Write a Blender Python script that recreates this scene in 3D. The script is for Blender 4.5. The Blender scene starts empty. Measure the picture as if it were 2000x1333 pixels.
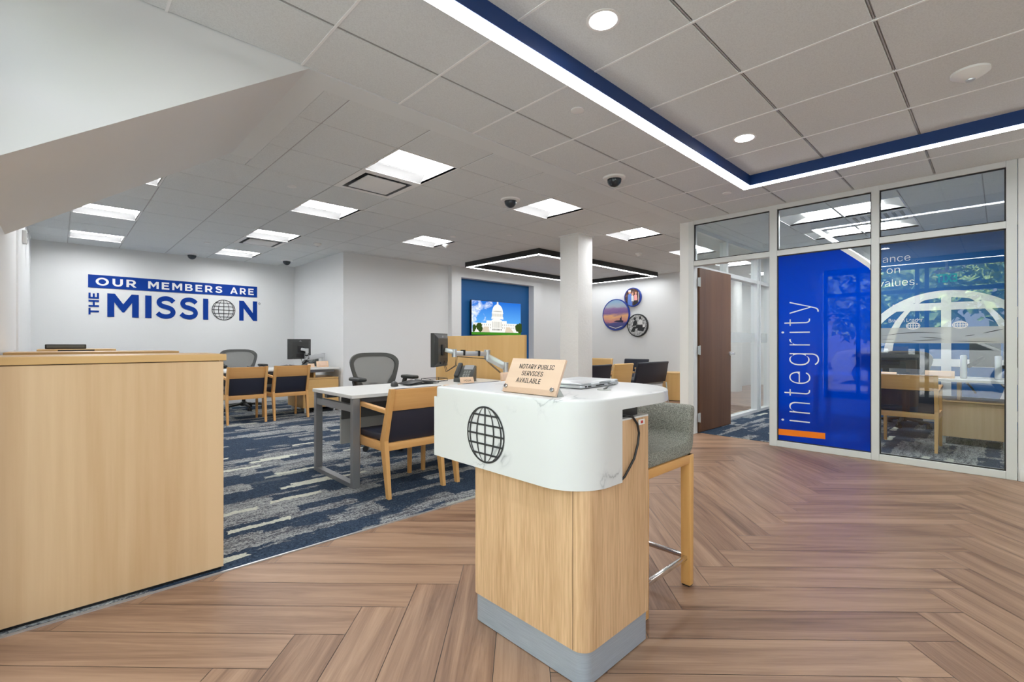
import bpy, bmesh, math, random, os
from mathutils import Vector, Matrix
C = bpy.context.scene.collection
S = bpy.context.scene
R = random.Random(7)
PI = math.pi

# ------------------------------------------------------------------ camera, world, sun, exposure
EYE = 1.155
cd = bpy.data.cameras.new('camera')
cam = bpy.data.objects.new('camera', cd)
C.objects.link(cam)
cd.sensor_width = 36.0
cd.lens = 36.0 * 920.9 / 2000.0
cd.shift_y = (670.0 - 666.5) / 2000.0
cd.clip_start = 0.02
cam.location = (0, 0, EYE)
cam.rotation_euler = (PI / 2, 0, math.radians(46.04 - 90.0))
S.camera = cam

S.view_settings.view_transform = 'Standard'
S.view_settings.look = 'None'
S.view_settings.gamma = 1.0
S.view_settings.use_curve_mapping = False
S.view_settings.exposure = 0.35
S.cycles.max_bounces = 8
S.cycles.diffuse_bounces = 5
S.cycles.transparent_max_bounces = 12
S.cycles.use_denoising = True
S.cycles.sample_clamp_indirect = 6.0

w = bpy.data.worlds.new('world')
S.world = w
w.use_nodes = True
nt = w.node_tree
bg = nt.nodes['Background']
bg.inputs['Color'].default_value = (0.86, 0.93, 1.0, 1)
bg.inputs['Strength'].default_value = 2.6

sl = bpy.data.lights.new('sun', 'SUN')
sl.energy = 22.0
sl.angle = 0.01
sl.color = (1.0, 0.96, 0.88)
so = bpy.data.objects.new('sun', sl)
so.rotation_euler = (0, math.radians(38), math.radians(15))
C.objects.link(so)

LENS = 20.0       # ceiling troffer lens
STRIP = 18.0      # linear fixtures


# the storefront opening guides the sky light into the room (a light portal gives no light of its own)
pl_ = bpy.data.lights.new('window_portal', 'AREA')
pl_.shape = 'RECTANGLE'
pl_.size, pl_.size_y = 2.6, 6.6
pl_.cycles.is_portal = True
po_ = bpy.data.objects.new('window_portal', pl_)
po_.location = (-0.40, -0.7, 1.35)
po_.rotation_euler = (0, -PI / 2, 0)
C.objects.link(po_)

# ------------------------------------------------------------------ materials
MATS = {}


def srgb(r, g, b):
    f = lambda c: (c / 255 / 12.92) if c / 255 <= 0.04045 else ((c / 255 + 0.055) / 1.055) ** 2.4
    return (f(r), f(g), f(b), 1)


def newmat(name):
    m = bpy.data.materials.new(name)
    m.use_nodes = True
    MATS[name] = m
    return m, m.node_tree, m.node_tree.nodes['Principled BSDF']


def plain(name, col, rough=0.5, metal=0.0, spec=0.5, coat=0.0):
    m, t, p = newmat(name)
    p.inputs['Base Color'].default_value = col
    p.inputs['Roughness'].default_value = rough
    p.inputs['Metallic'].default_value = metal
    p.inputs['Specular IOR Level'].default_value = spec
    p.inputs['Coat Weight'].default_value = coat
    return m


def emit(name, col, strength):
    m = bpy.data.materials.new(name)
    m.use_nodes = True
    t = m.node_tree
    t.nodes.clear()
    e = t.nodes.new('ShaderNodeEmission')
    e.inputs[0].default_value = col
    e.inputs[1].default_value = strength
    o = t.nodes.new('ShaderNodeOutputMaterial')
    t.links.new(e.outputs[0], o.inputs[0])
    MATS[name] = m
    return m


def node(t, typ, **kw):
    n = t.nodes.new(typ)
    for k, v in kw.items():
        setattr(n, k, v)
    return n


def math_n(t, op, a, b=None):
    n = t.nodes.new('ShaderNodeMath')
    n.operation = op
    for i, v in enumerate((a, b)):
        if v is None:
            continue
        if isinstance(v, (int, float)):
            n.inputs[i].default_value = v
        else:
            t.links.new(v, n.inputs[i])
    return n.outputs[0]


def ramp(t, src, stops):
    n = t.nodes.new('ShaderNodeValToRGB')
    el = n.color_ramp.elements
    while len(el) < len(stops):
        el.new(0.5)
    for e, (p, c) in zip(el, stops):
        e.position = p
        e.color = c
    t.links.new(src, n.inputs[0])
    return n.outputs[0]


def noise(t, vec, scale, detail=4, rough=0.55, dist=0.0):
    n = t.nodes.new('ShaderNodeTexNoise')
    n.inputs['Scale'].default_value = scale
    n.inputs['Detail'].default_value = detail
    n.inputs['Roughness'].default_value = rough
    n.inputs['Distortion'].default_value = dist
    t.links.new(vec, n.inputs['Vector'])
    return n.outputs[0]


def mapped(t, out='Object', scale=(1, 1, 1), loc=(0, 0, 0), rot=(0, 0, 0)):
    tc = t.nodes.new('ShaderNodeTexCoord')
    mp = t.nodes.new('ShaderNodeMapping')
    mp.inputs['Scale'].default_value = scale
    mp.inputs['Location'].default_value = loc
    mp.inputs['Rotation'].default_value = rot
    t.links.new(tc.outputs[out], mp.inputs['Vector'])
    return mp.outputs[0]


def mixc(t, fac, a, b):
    n = t.nodes.new('ShaderNodeMix')
    n.data_type = 'RGBA'
    for sock, v in ((n.inputs[0], fac), (n.inputs[6], a), (n.inputs[7], b)):
        if isinstance(v, (int, float)):
            sock.default_value = v
        elif isinstance(v, tuple):
            sock.default_value = v
        else:
            t.links.new(v, sock)
    return n.outputs[2]


def bump(t, p, h, strength=0.2, dist=0.01):
    b = t.nodes.new('ShaderNodeBump')
    b.inputs['Strength'].default_value = strength
    b.inputs['Distance'].default_value = dist
    t.links.new(h, b.inputs['Height'])
    t.links.new(b.outputs[0], p.inputs['Normal'])


def wood(name, light, dark, axis, fine=60, coarse=7, rough=0.42, contrast=0.5):
    """straight grained veneer with the grain along AXIS of the object"""
    m, t, p = newmat(name)
    sc = [1, 1, 1]
    sc['xyz'.index(axis)] = 0.045
    v = mapped(t, 'Object', tuple(sc))
    n1 = noise(t, v, fine, 3, 0.6)
    n2 = noise(t, v, coarse, 3, 0.5, 0.6)
    f = math_n(t, 'ADD', math_n(t, 'MULTIPLY', n1, contrast), math_n(t, 'MULTIPLY', n2, 1 - contrast))
    col = ramp(t, f, [(0.36, dark), (0.62, light)])
    t.links.new(col, p.inputs['Base Color'])
    p.inputs['Roughness'].default_value = rough
    bump(t, p, n1, 0.05, 0.002)
    return m


wall_m, t, p = newmat('wall_paint')
p.inputs['Base Color'].default_value = (0.79, 0.80, 0.80, 1)
p.inputs['Roughness'].default_value = 0.75
bump(t, p, noise(t, mapped(t), 180, 2), 0.04, 0.002)
col_m, t, p = newmat('column_paint')
p.inputs['Base Color'].default_value = (0.80, 0.80, 0.79, 1)
p.inputs['Roughness'].default_value = 0.6
bump(t, p, noise(t, mapped(t), 22, 6, 0.7), 0.35, 0.02)
plain('ceiling_board', (0.76, 0.79, 0.795, 1), 0.85)
m, t, p = newmat('ceiling_tile')
v = mapped(t)
t.links.new(ramp(t, noise(t, v, 140, 3), [(0.3, (0.68, 0.705, 0.71, 1)), (0.6, (0.76, 0.79, 0.795, 1))]), p.inputs['Base Color'])
p.inputs['Roughness'].default_value = 0.9
bump(t, p, noise(t, v, 120, 3), 0.12, 0.003)
plain('tee_bar', (0.42, 0.42, 0.42, 1), 0.5)
plain('tee_white', (0.90, 0.90, 0.90, 1), 0.4)
plain('trim_white', (0.84, 0.84, 0.83, 1), 0.4)
plain('frame_white', (0.70, 0.72, 0.72, 1), 0.35)
plain('gasket', (0.02, 0.02, 0.02, 1), 0.6)
plain('blue_paint', srgb(0, 88, 150), 0.6)
plain('blue_wall', srgb(0, 92, 158), 0.55)
plain('lamp_blue', srgb(8, 52, 112), 0.45)
plain('lamp_black', (0.012, 0.012, 0.013, 1), 0.5)
plain('black', (0.012, 0.012, 0.013, 1), 0.45)
plain('dark_plastic', (0.032, 0.034, 0.033, 1), 0.45)
plain('grey_plastic', (0.085, 0.09, 0.085, 1), 0.45)
plain('task_grey', (0.075, 0.078, 0.074, 1), 0.5)
plain('desk_metal', (0.30, 0.31, 0.32, 1), 0.4, 0.55)
plain('dark_panel', (0.12, 0.12, 0.118, 1), 0.5)
plain('light_panel', (0.42, 0.43, 0.41, 1), 0.5)
plain('silver', (0.62, 0.64, 0.66, 1), 0.33, 0.7)
plain('chrome', (0.75, 0.75, 0.76, 1), 0.15, 1.0)
m, t, p = newmat('steel')
v = mapped(t, 'Object', (1, 1, 40))
t.links.new(ramp(t, noise(t, v, 9, 3), [(0.3, (0.40, 0.46, 0.55, 1)), (0.7, (0.50, 0.57, 0.66, 1))]), p.inputs['Base Color'])
p.inputs['Metallic'].default_value = 0.45
p.inputs['Roughness'].default_value = 0.38
plain('desk_white', (0.74, 0.74, 0.72, 1), 0.35)
plain('letter_blue', srgb(0, 54, 142), 0.6, 0.0, 0.2)
plain('letter_dark', (0.025, 0.027, 0.03, 1), 0.5)
plain('letter_white', (0.86, 0.86, 0.86, 1), 0.5)
plain('orange', srgb(255, 132, 10), 0.45)
plain('navy_vinyl', srgb(38, 41, 56), 0.42)
plain('navy_lounge', srgb(26, 30, 44), 0.5)
plain('acrylic_bolt', (0.42, 0.41, 0.41, 1), 0.15, 0.9)
plain('tyre', (0.01, 0.01, 0.01, 1), 0.8)
plain('paper', (0.82, 0.80, 0.78, 1), 0.6)
plain('sign_red', (0.55, 0.05, 0.04, 1), 0.5)
plain('baseboard', (0.80, 0.80, 0.79, 1), 0.45)
plain('outside_brick', (0.35, 0.22, 0.16, 1), 0.8)
plain('asphalt', (0.30, 0.30, 0.30, 1), 0.9)
plain('car_paint', (0.62, 0.66, 0.70, 1), 0.2, 0.3, 0.5, 0.6)
plain('car_glass', (0.03, 0.04, 0.05, 1), 0.05)
plain('storefront_dark', (0.03, 0.04, 0.05, 1), 0.4)
plain('bark', (0.12, 0.08, 0.05, 1), 0.9)
m, t, p = newmat('leaves')
t.links.new(ramp(t, noise(t, mapped(t), 6, 4), [(0.35, (0.12, 0.26, 0.06, 1)), (0.65, (0.50, 0.66, 0.22, 1))]), p.inputs['Base Color'])
p.inputs['Roughness'].default_value = 0.7

MAPLE_L, MAPLE_D = srgb(222, 188, 140), srgb(205, 166, 114)
wood('maple_z', srgb(222, 190, 150), srgb(206, 170, 128), 'z', 30, 4, 0.4, 0.35)
wood('maple_x', srgb(218, 180, 124), srgb(204, 162, 104), 'x', 30, 4, 0.4, 0.35)
wood('maple_y', srgb(226, 192, 146), srgb(208, 170, 122), 'y', 30, 4, 0.4, 0.35)
wood('gold_z', srgb(224, 184, 122), srgb(213, 169, 105), 'z', 30, 4, 0.4, 0.3)
wood('gold_x', srgb(224, 184, 122), srgb(213, 169, 105), 'x', 30, 4, 0.4, 0.3)
wood('beech_x', srgb(228, 176, 112), srgb(212, 154, 90), 'x', 40, 5, 0.35, 0.3)
wood('beech_z', srgb(230, 180, 116), srgb(214, 158, 92), 'z', 40, 5, 0.35, 0.3)
wood('beech_y', srgb(228, 176, 112), srgb(212, 154, 90), 'y', 40, 5, 0.35, 0.3)
wood('oak_z', srgb(222, 184, 144), srgb(190, 150, 110), 'z', 120, 14, 0.45, 0.62)
wood('walnut_z', srgb(104, 70, 46), srgb(84, 54, 34), 'z', 50, 4, 0.4, 0.4)
wood('plaque_x', srgb(234, 206, 178), srgb(224, 186, 152), 'x', 30, 4, 0.4, 0.3)
wood('plaque_y', srgb(226, 198, 176), srgb(214, 180, 154), 'y', 24, 4, 0.35, 0.3)

# vinyl planks: uv along each plank, tone per plank
m, t, p = newmat('plank_vinyl')
uv = node(t, 'ShaderNodeUVMap')
uv.uv_map = 'UVMap'
mp = node(t, 'ShaderNodeMapping')
mp.inputs['Scale'].default_value = (0.45, 6.5, 1)
t.links.new(uv.outputs[0], mp.inputs[0])
n1 = noise(t, mp.outputs[0], 1.6, 5, 0.62, 1.1)
mp2 = node(t, 'ShaderNodeMapping')
mp2.inputs['Scale'].default_value = (2.0, 60.0, 1)
t.links.new(uv.outputs[0], mp2.inputs[0])
n2 = noise(t, mp2.outputs[0], 2.0, 3, 0.6)
at = node(t, 'ShaderNodeAttribute')
at.attribute_name = 'tone'
f = math_n(t, 'ADD', math_n(t, 'MULTIPLY', n1, 0.80), math_n(t, 'MULTIPLY', n2, 0.20))
f = math_n(t, 'ADD', f, math_n(t, 'MULTIPLY', at.outputs['Fac'], 0.10))
c = ramp(t, f, [(0.28, srgb(98, 73, 57)), (0.42, srgb(133, 103, 83)), (0.58, srgb(160, 128, 104)), (0.74, srgb(178, 146, 121))])
t.links.new(c, p.inputs['Base Color'])
p.inputs['Roughness'].default_value = 0.40
p.inputs['Specular IOR Level'].default_value = 0.25
bump(t, p, n2, 0.06, 0.002)

# carpet with bar shaped patches running along x
m, t, p = newmat('carpet')
tc = node(t, 'ShaderNodeTexCoord')
sx = node(t, 'ShaderNodeSeparateXYZ')
t.links.new(tc.outputs['Object'], sx.inputs[0])
fine = noise(t, tc.outputs['Object'], 95, 2, 0.7)
speck = noise(t, mapped(t, 'Object', (1, 1.6, 1)), 75, 3, 0.75)
wob = math_n(t, 'MULTIPLY', math_n(t, 'SUBTRACT', noise(t, tc.outputs['Object'], 14, 4, 0.7), 0.5), 0.10)


def bars(rows, xs, seed, off):
    y = math_n(t, 'ADD', math_n(t, 'ADD', sx.outputs[1], wob), off)
    r = math_n(t, 'FLOOR', math_n(t, 'DIVIDE', y, rows))
    x = math_n(t, 'ADD', sx.outputs[0], math_n(t, 'MULTIPLY', wob, 1.2))
    x = math_n(t, 'ADD', x, math_n(t, 'MULTIPLY', r, 3.713 * xs))
    cx_ = math_n(t, 'FLOOR', math_n(t, 'DIVIDE', x, xs))
    cv = node(t, 'ShaderNodeCombineXYZ')
    t.links.new(cx_, cv.inputs[0])
    t.links.new(r, cv.inputs[1])
    cv.inputs[2].default_value = seed
    wn = node(t, 'ShaderNodeTexWhiteNoise')
    wn.noise_dimensions = '3D'
    t.links.new(cv.outputs[0], wn.inputs['Vector'])
    return wn.outputs['Value']


b1 = bars(0.115, 0.52, 1.3, 0.0)
b2 = bars(0.23, 0.95, 5.1, 0.07)
b3 = bars(0.058, 0.36, 9.7, 0.03)
patch = noise(t, mapped(t, 'Object', (1.3, 3.2, 1)), 1.0, 3, 0.6)
base = math_n(t, 'ADD', math_n(t, 'MULTIPLY', b1, 0.30), math_n(t, 'MULTIPLY', b2, 0.30))
base = math_n(t, 'ADD', base, math_n(t, 'MULTIPLY', patch, 0.40))
streak = noise(t, mapped(t, 'Object', (5, 26, 1)), 1.0, 5, 0.75)
spk = math_n(t, 'ADD', math_n(t, 'MULTIPLY', speck, 0.75), math_n(t, 'MULTIPLY', streak, 0.45))
navy = ramp(t, fine, [(0.3, srgb(30, 40, 56)), (0.7, srgb(66, 82, 102))])
slate = ramp(t, fine, [(0.3, srgb(58, 60, 70)), (0.7, srgb(96, 97, 104))])
pale = ramp(t, fine, [(0.3, srgb(122, 127, 132)), (0.7, srgb(184, 187, 184))])
cream = ramp(t, fine, [(0.3, srgb(178, 182, 172)), (0.7, srgb(214, 215, 200))])
is_grey = ramp(t, base, [(0.49, (0, 0, 0, 1)), (0.51, (1, 1, 1, 1))])
thr = math_n(t, 'ADD', spk, math_n(t, 'MULTIPLY', math_n(t, 'SUBTRACT', base, 0.5), 0.22))
is_pale = ramp(t, thr, [(0.58, (0, 0, 0, 1)), (0.64, (1, 1, 1, 1))])
is_fleck = ramp(t, thr, [(0.70, (0, 0, 0, 1)), (0.75, (1, 1, 1, 1))])
is_cream = ramp(t, b3, [(0.968, (0, 0, 0, 1)), (0.972, (1, 1, 1, 1))])
g = mixc(t, is_pale, slate, pale)
nv = mixc(t, is_fleck, navy, pale)
c = mixc(t, is_grey, nv, g)
c = mixc(t, is_cream, c, cream)
t.links.new(c, p.inputs['Base Color'])
p.inputs['Roughness'].default_value = 0.95
p.inputs['Specular IOR Level'].default_value = 0.1
bump(t, p, speck, 0.35, 0.004)

# veined white quartz
m, t, p = newmat('quartz')
v = mapped(t, 'Object', (1, 1, 1), (1.32, 0.05, 0.55))
n = noise(t, v, 2.6, 5, 0.55, 0.7)
vein = math_n(t, 'ABSOLUTE', math_n(t, 'SUBTRACT', n, 0.52))
br = noise(t, v, 3.1, 2, 0.5)
vv = math_n(t, 'ADD', vein, math_n(t, 'MULTIPLY', ramp(t, br, [(0.46, (1, 1, 1, 1)), (0.60, (0, 0, 0, 1))]), 0.05))
t.links.new(ramp(t, vv, [(0.0, (0.36, 0.37, 0.38, 1)), (0.005, (0.54, 0.545, 0.55, 1)), (0.014, (0.65, 0.65, 0.655, 1)), (0.04, (0.69, 0.69, 0.69, 1))]), p.inputs['Base Color'])
p.inputs['Roughness'].default_value = 0.28

# grey stool tweed
m, t, p = newmat('tweed')
t.links.new(ramp(t, noise(t, mapped(t), 220, 2, 0.7), [(0.32, srgb(92, 92, 86)), (0.68, srgb(168, 168, 158))]), p.inputs['Base Color'])
p.inputs['Roughness'].default_value = 0.9
bump(t, p, noise(t, mapped(t), 220, 2), 0.3, 0.002)


def glass_like(name, tint, refl, diffuse=None, dfac=0.0, rough=0.0):
    m = bpy.data.materials.new(name)
    m.use_nodes = True
    t = m.node_tree
    t.nodes.clear()
    tr = node(t, 'ShaderNodeBsdfTransparent')
    tr.inputs[0].default_value = tint
    gl = node(t, 'ShaderNodeBsdfGlossy')
    gl.inputs['Roughness'].default_value = rough
    gl.inputs[0].default_value = (1, 1, 1, 1)
    lw = node(t, 'ShaderNodeFresnel')
    lw.inputs[0].default_value = 1.5
    body = tr.outputs[0]
    if diffuse:
        df = node(t, 'ShaderNodeBsdfDiffuse')
        df.inputs[0].default_value = diffuse
        mx = node(t, 'ShaderNodeMixShader')
        mx.inputs[0].default_value = dfac
        t.links.new(tr.outputs[0], mx.inputs[1])
        t.links.new(df.outputs[0], mx.inputs[2])
        body = mx.outputs[0]
    mx2 = node(t, 'ShaderNodeMixShader')
    ge = node(t, 'ShaderNodeNewGeometry')
    t.links.new(math_n(t, 'MULTIPLY', math_n(t, 'MULTIPLY', lw.outputs[0], refl), math_n(t, 'SUBTRACT', 1.0, ge.outputs['Backfacing'])), mx2.inputs[0])
    t.links.new(body, mx2.inputs[1])
    t.links.new(gl.outputs[0], mx2.inputs[2])
    o = node(t, 'ShaderNodeOutputMaterial')
    t.links.new(mx2.outputs[0], o.inputs[0])
    MATS[name] = m
    return m


glass_like('pane_glass', (0.94, 0.97, 0.97, 1), 1.9)
glass_like('window_glass', (0.97, 0.99, 0.99, 1), 0.6)
glass_like('blue_film', (0.0, 0.09, 0.85, 1), 0.6, (0.0, 0.045, 0.62, 1), 0.55)
glass_like('frost_film', (0.85, 0.87, 0.86, 1), 0.5, (0.62, 0.64, 0.62, 1), 0.62, 0.2)
glass_like('frost_dim', (0.96, 0.97, 0.97, 1), 0.2, (0.70, 0.72, 0.72, 1), 0.30, 0.2)
glass_like('clear_acrylic', (0.97, 0.96, 0.95, 1), 1.0)
glass_like('mesh_fabric', (0.80, 0.80, 0.78, 1), 0.0, (0.22, 0.22, 0.21, 1), 0.66)

emit('lens', (0.98, 0.99, 1.0, 1), LENS)
emit('strip_lens', (0.97, 0.99, 1.0, 1), STRIP)
emit('exit_green', (0.02, 0.75, 0.25, 1), 2.5)
plain('reflector', (0.30, 0.30, 0.30, 1), 0.5)
for nm, c_, s_ in (('tv_white', srgb(236, 234, 226), 1), ('tv_shade', srgb(168, 166, 160), 1), ('tv_dark', srgb(70, 72, 74), 1),
                   ('tv_tree', srgb(52, 72, 30), 1), ('tv_lawn', srgb(62, 128, 36), 1), ('tv_stone', srgb(206, 192, 172), 1)):
    emit(nm, c_, s_)
m = emit('tv_sky', (1, 1, 1, 1), 1.0)
t = m.node_tree
v = mapped(t, 'Object', (1, 1, 1.6))
cl = noise(t, v, 3.2, 6, 0.6, 0.3)
sep = node(t, 'ShaderNodeSeparateXYZ')
t.links.new(node(t, 'ShaderNodeTexCoord').outputs['Object'], sep.inputs[0])
sky = ramp(t, math_n(t, 'ADD', math_n(t, 'MULTIPLY', sep.outputs[2], 1.3), 0.5), [(0.25, srgb(96, 170, 236)), (0.95, srgb(38, 108, 204))])
left = math_n(t, 'SUBTRACT', cl, math_n(t, 'MULTIPLY', math_n(t, 'ADD', sep.outputs[0], 0.35), 0.28))
t.links.new(mixc(t, ramp(t, left, [(0.52, (0, 0, 0, 1)), (0.66, (1, 1, 1, 1))]), sky, srgb(226, 232, 242)),
            [n for n in t.nodes if n.type == 'EMISSION'][0].inputs[0])
# printed photographs
m, t, p = newmat('print_sunset')
sep = node(t, 'ShaderNodeSeparateXYZ')
t.links.new(node(t, 'ShaderNodeTexCoord').outputs['Object'], sep.inputs[0])
nz = noise(t, mapped(t, 'Object', (3, 3, 9)), 1.3, 5, 0.6)
zz = math_n(t, 'ADD', sep.outputs[2], math_n(t, 'MULTIPLY', math_n(t, 'SUBTRACT', nz, 0.5), 0.16))
t.links.new(ramp(t, math_n(t, 'ADD', zz, 0.4), [(0.05, srgb(66, 70, 118)), (0.20, srgb(84, 84, 136)), (0.235, srgb(196, 126, 130)), (0.36, srgb(232, 176, 124)), (0.44, srgb(126, 98, 150)), (0.54, srgb(150, 118, 160)), (0.60, srgb(170, 182, 196)), (0.75, srgb(138, 176, 206))]), p.inputs['Base Color'])
p.inputs['Roughness'].default_value = 0.3
m, t, p = newmat('print_mono')
t.links.new(ramp(t, noise(t, mapped(t), 22, 5, 0.7), [(0.35, (0.08, 0.08, 0.08, 1)), (0.62, (0.72, 0.72, 0.70, 1))]), p.inputs['Base Color'])
p.inputs['Roughness'].default_value = 0.3
m, t, p = newmat('print_people')
t.links.new(ramp(t, noise(t, mapped(t), 16, 4, 0.6), [(0.35, srgb(36, 24, 26)), (0.6, srgb(96, 66, 58)), (0.72, srgb(180, 160, 150))]), p.inputs['Base Color'])
p.inputs['Roughness'].default_value = 0.3
plain('shirt_blue', srgb(96, 130, 206), 0.5)
plain('shirt_pink', srgb(240, 168, 164), 0.5)
plain('skin_print', srgb(214, 160, 132), 0.5)
plain('hair_print', srgb(112, 58, 34), 0.5)
plain('ship_print', srgb(40, 34, 62), 0.5)
plain('print_black', (0.02, 0.02, 0.02, 1), 0.5)
plain('print_white', (0.75, 0.75, 0.73, 1), 0.5)
plain('rim_blue', srgb(10, 52, 150), 0.35)

# ------------------------------------------------------------------ mesh helpers


class MB:
    """collects shapes and links them as ONE mesh object"""

    def __init__(self):
        self.bm = bmesh.new()
        self.mats = []
        self.uv = None
        self.smooth = False

    def mi(self, m):
        if m is None:
            return 0
        if m not in self.mats:
            self.mats.append(m)
        return self.mats.index(m)

    def _merge(self, b, m):
        k = self.mi(m)
        for f in b.faces:
            f.material_index = k
        me = bpy.data.meshes.new('tmp')
        b.to_mesh(me)
        b.free()
        self.bm.from_mesh(me)
        bpy.data.meshes.remove(me)

    def box(self, x0, x1, y0, y1, z0, z1, m=None, bev=0.0, seg=2):
        b = bmesh.new()
        bmesh.ops.create_cube(b, size=1)
        bmesh.ops.scale(b, vec=(abs(x1 - x0), abs(y1 - y0), abs(z1 - z0)), verts=b.verts)
        bmesh.ops.translate(b, vec=((x0 + x1) / 2, (y0 + y1) / 2, (z0 + z1) / 2), verts=b.verts)
        if bev:
            bmesh.ops.bevel(b, geom=b.edges[:], offset=bev, segments=seg, affect='EDGES', profile=0.5)
            self.smooth = True
        self._merge(b, m)
        return self

    def hexa(self, pts, m=None, bev=0.0):
        """eight corners: bottom loop 0-3, top loop 4-7"""
        b = bmesh.new()
        vs = [b.verts.new(q) for q in pts]
        for f in ((0, 3, 2, 1), (4, 5, 6, 7), (0, 1, 5, 4), (1, 2, 6, 5), (2, 3, 7, 6), (3, 0, 4, 7)):
            b.faces.new([vs[i] for i in f])
        bmesh.ops.recalc_face_normals(b, faces=b.faces[:])
        if bev:
            bmesh.ops.bevel(b, geom=b.edges[:], offset=bev, segments=2, affect='EDGES', profile=0.5)
            self.smooth = True
        self._merge(b, m)
        return self

    def bar(self, a, bq, w, d, m=None, up=(0, 0, 1), bev=0.0, w2=None, d2=None):
        """square section bar from A to BQ"""
        a, bq = Vector(a), Vector(bq)
        z = (bq - a).normalized()
        u = Vector(up)
        if abs(z.dot(u)) > 0.98:
            u = Vector((0, 1, 0))
        x = z.cross(u).normalized()
        y = x.cross(z).normalized()
        w2 = w if w2 is None else w2
        d2 = d if d2 is None else d2
        pts = []
        for q, ww, dd in ((a, w, d), (bq, w2, d2)):
            for sx_, sy_ in ((-1, -1), (1, -1), (1, 1), (-1, 1)):
                pts.append(q + x * (sx_ * ww / 2) + y * (sy_ * dd / 2))
        return self.hexa(pts, m, bev)

    def prism(self, poly, fn, a0, a1, m=None, bev=0.0):
        """polygon extruded: fn(u, v, a) -> xyz"""
        b = bmesh.new()
        lo = [b.verts.new(fn(u, v, a0)) for u, v in poly]
        hi = [b.verts.new(fn(u, v, a1)) for u, v in poly]
        n = len(poly)
        b.faces.new(lo[::-1])
        b.faces.new(hi)
        for i in range(n):
            b.faces.new((lo[i], lo[(i + 1) % n], hi[(i + 1) % n], hi[i]))
        bmesh.ops.recalc_face_normals(b, faces=b.faces[:])
        if bev:
            ed = [e for e in b.edges if len(e.link_faces) == 2 and e.calc_face_angle(0) > 0.6]
            bmesh.ops.bevel(b, geom=ed, offset=bev, segments=2, affect='EDGES', profile=0.5)
        self.smooth = True
        self._merge(b, m)
        return self

    def flat(self, poly, fn, m=None):
        b = bmesh.new()
        b.faces.new([b.verts.new(fn(u, v)) for u, v in poly])
        self._merge(b, m)
        return self

    def tube(self, pts, r, m=None, n=10, cap=True, radii=None):
        b = bmesh.new()
        pts = [Vector(q) for q in pts]
        rings = []
        prev = None
        for i, q in enumerate(pts):
            if i == 0:
                d = pts[1] - q
            elif i == len(pts) - 1:
                d = q - pts[i - 1]
            else:
                d = (pts[i + 1] - pts[i - 1])
            d.normalize()
            if prev is None:
                up = Vector((0, 0, 1)) if abs(d.z) < 0.9 else Vector((0, 1, 0))
                x = d.cross(up).normalized()
            else:
                x = (prev - d * prev.dot(d)).normalized()
            prev = x
            y = d.cross(x)
            rr = radii[i] if radii else r
            rings.append([b.verts.new(q + (x * math.cos(k * 2 * PI / n) + y * math.sin(k * 2 * PI / n)) * rr) for k in range(n)])
        for a, c_ in zip(rings, rings[1:]):
            for k in range(n):
                b.faces.new((a[k], a[(k + 1) % n], c_[(k + 1) % n], c_[k]))
        if cap:
            b.faces.new(rings[0][::-1])
            b.faces.new(rings[-1])
        bmesh.ops.recalc_face_normals(b, faces=b.faces[:])
        self.smooth = True
        self._merge(b, m)
        return self

    def lathe(self, prof, c=(0, 0, 0), m=None, n=28, axis='z'):
        """profile (r, h) around an axis"""
        b = bmesh.new()
        rings = []
        for r, h in prof:
            ring = []
            for k in range(n):
                a = k * 2 * PI / n
                q = (r * math.cos(a), r * math.sin(a), h)
                if axis == 'x':
                    q = (h, q[0], q[1])
                elif axis == 'y':
                    q = (q[0], h, q[1])
                ring.append(b.verts.new(Vector(q) + Vector(c)))
            rings.append(ring)
        for a, c_ in zip(rings, rings[1:]):
            for k in range(n):
                b.faces.new((a[k], a[(k + 1) % n], c_[(k + 1) % n], c_[k]))
        b.faces.new(rings[0][::-1])
        b.faces.new(rings[-1])
        bmesh.ops.remove_doubles(b, verts=b.verts[:], dist=1e-5)
        bmesh.ops.recalc_face_normals(b, faces=b.faces[:])
        self.smooth = True
        self._merge(b, m)
        return self

    def ring(self, loop, closed, fn_in, fn_out):
        pass

    def strip(self, inner, outer, fn, m=None, closed=True):
        """flat band between two outlines"""
        b = bmesh.new()
        i_ = [b.verts.new(fn(u, v)) for u, v in inner]
        o_ = [b.verts.new(fn(u, v)) for u, v in outer]
        n = len(i_)
        for k in range(n if closed else n - 1):
            j = (k + 1) % n
            b.faces.new((i_[k], o_[k], o_[j], i_[j]))
        self._merge(b, m)
        return self

    def mesh(self, me, m, fn):
        b = bmesh.new()
        b.from_mesh(me)
        for v in b.verts:
            v.co = Vector(fn(v.co.x, v.co.y, v.co.z))
        self._merge(b, m)
        return self

    def move(self, mat):
        bmesh.ops.transform(self.bm, matrix=mat, verts=self.bm.verts)
        return self

    def build(self, name, parent=None, mat=None, loc=None):
        me = bpy.data.meshes.new(name)
        if mat and not self.mats:
            self.mats = [mat]
        self.bm.to_mesh(me)
        self.bm.free()
        for k in self.mats:
            me.materials.append(MATS[k])
        if self.smooth:
            for p_ in me.polygons:
                p_.use_smooth = True
            me.set_sharp_from_angle(angle=math.radians(35))
        o = bpy.data.objects.new(name, me)
        C.objects.link(o)
        if parent is not None:
            o.parent = parent
        if loc:
            o.location = loc
        return o


def thing(name, label, cat, loc=(0, 0, 0), rz=0.0, group=None):
    o = bpy.data.objects.new(name, None)
    o.empty_display_size = 0.1
    C.objects.link(o)
    o.location = loc
    o.rotation_euler = (0, 0, rz)
    o['label'] = label
    o['category'] = cat
    if group:
        o['group'] = group
    return o


def tag(o, label, cat, group=None):
    o['label'] = label
    o['category'] = cat
    if group:
        o['group'] = group
    return o


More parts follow.
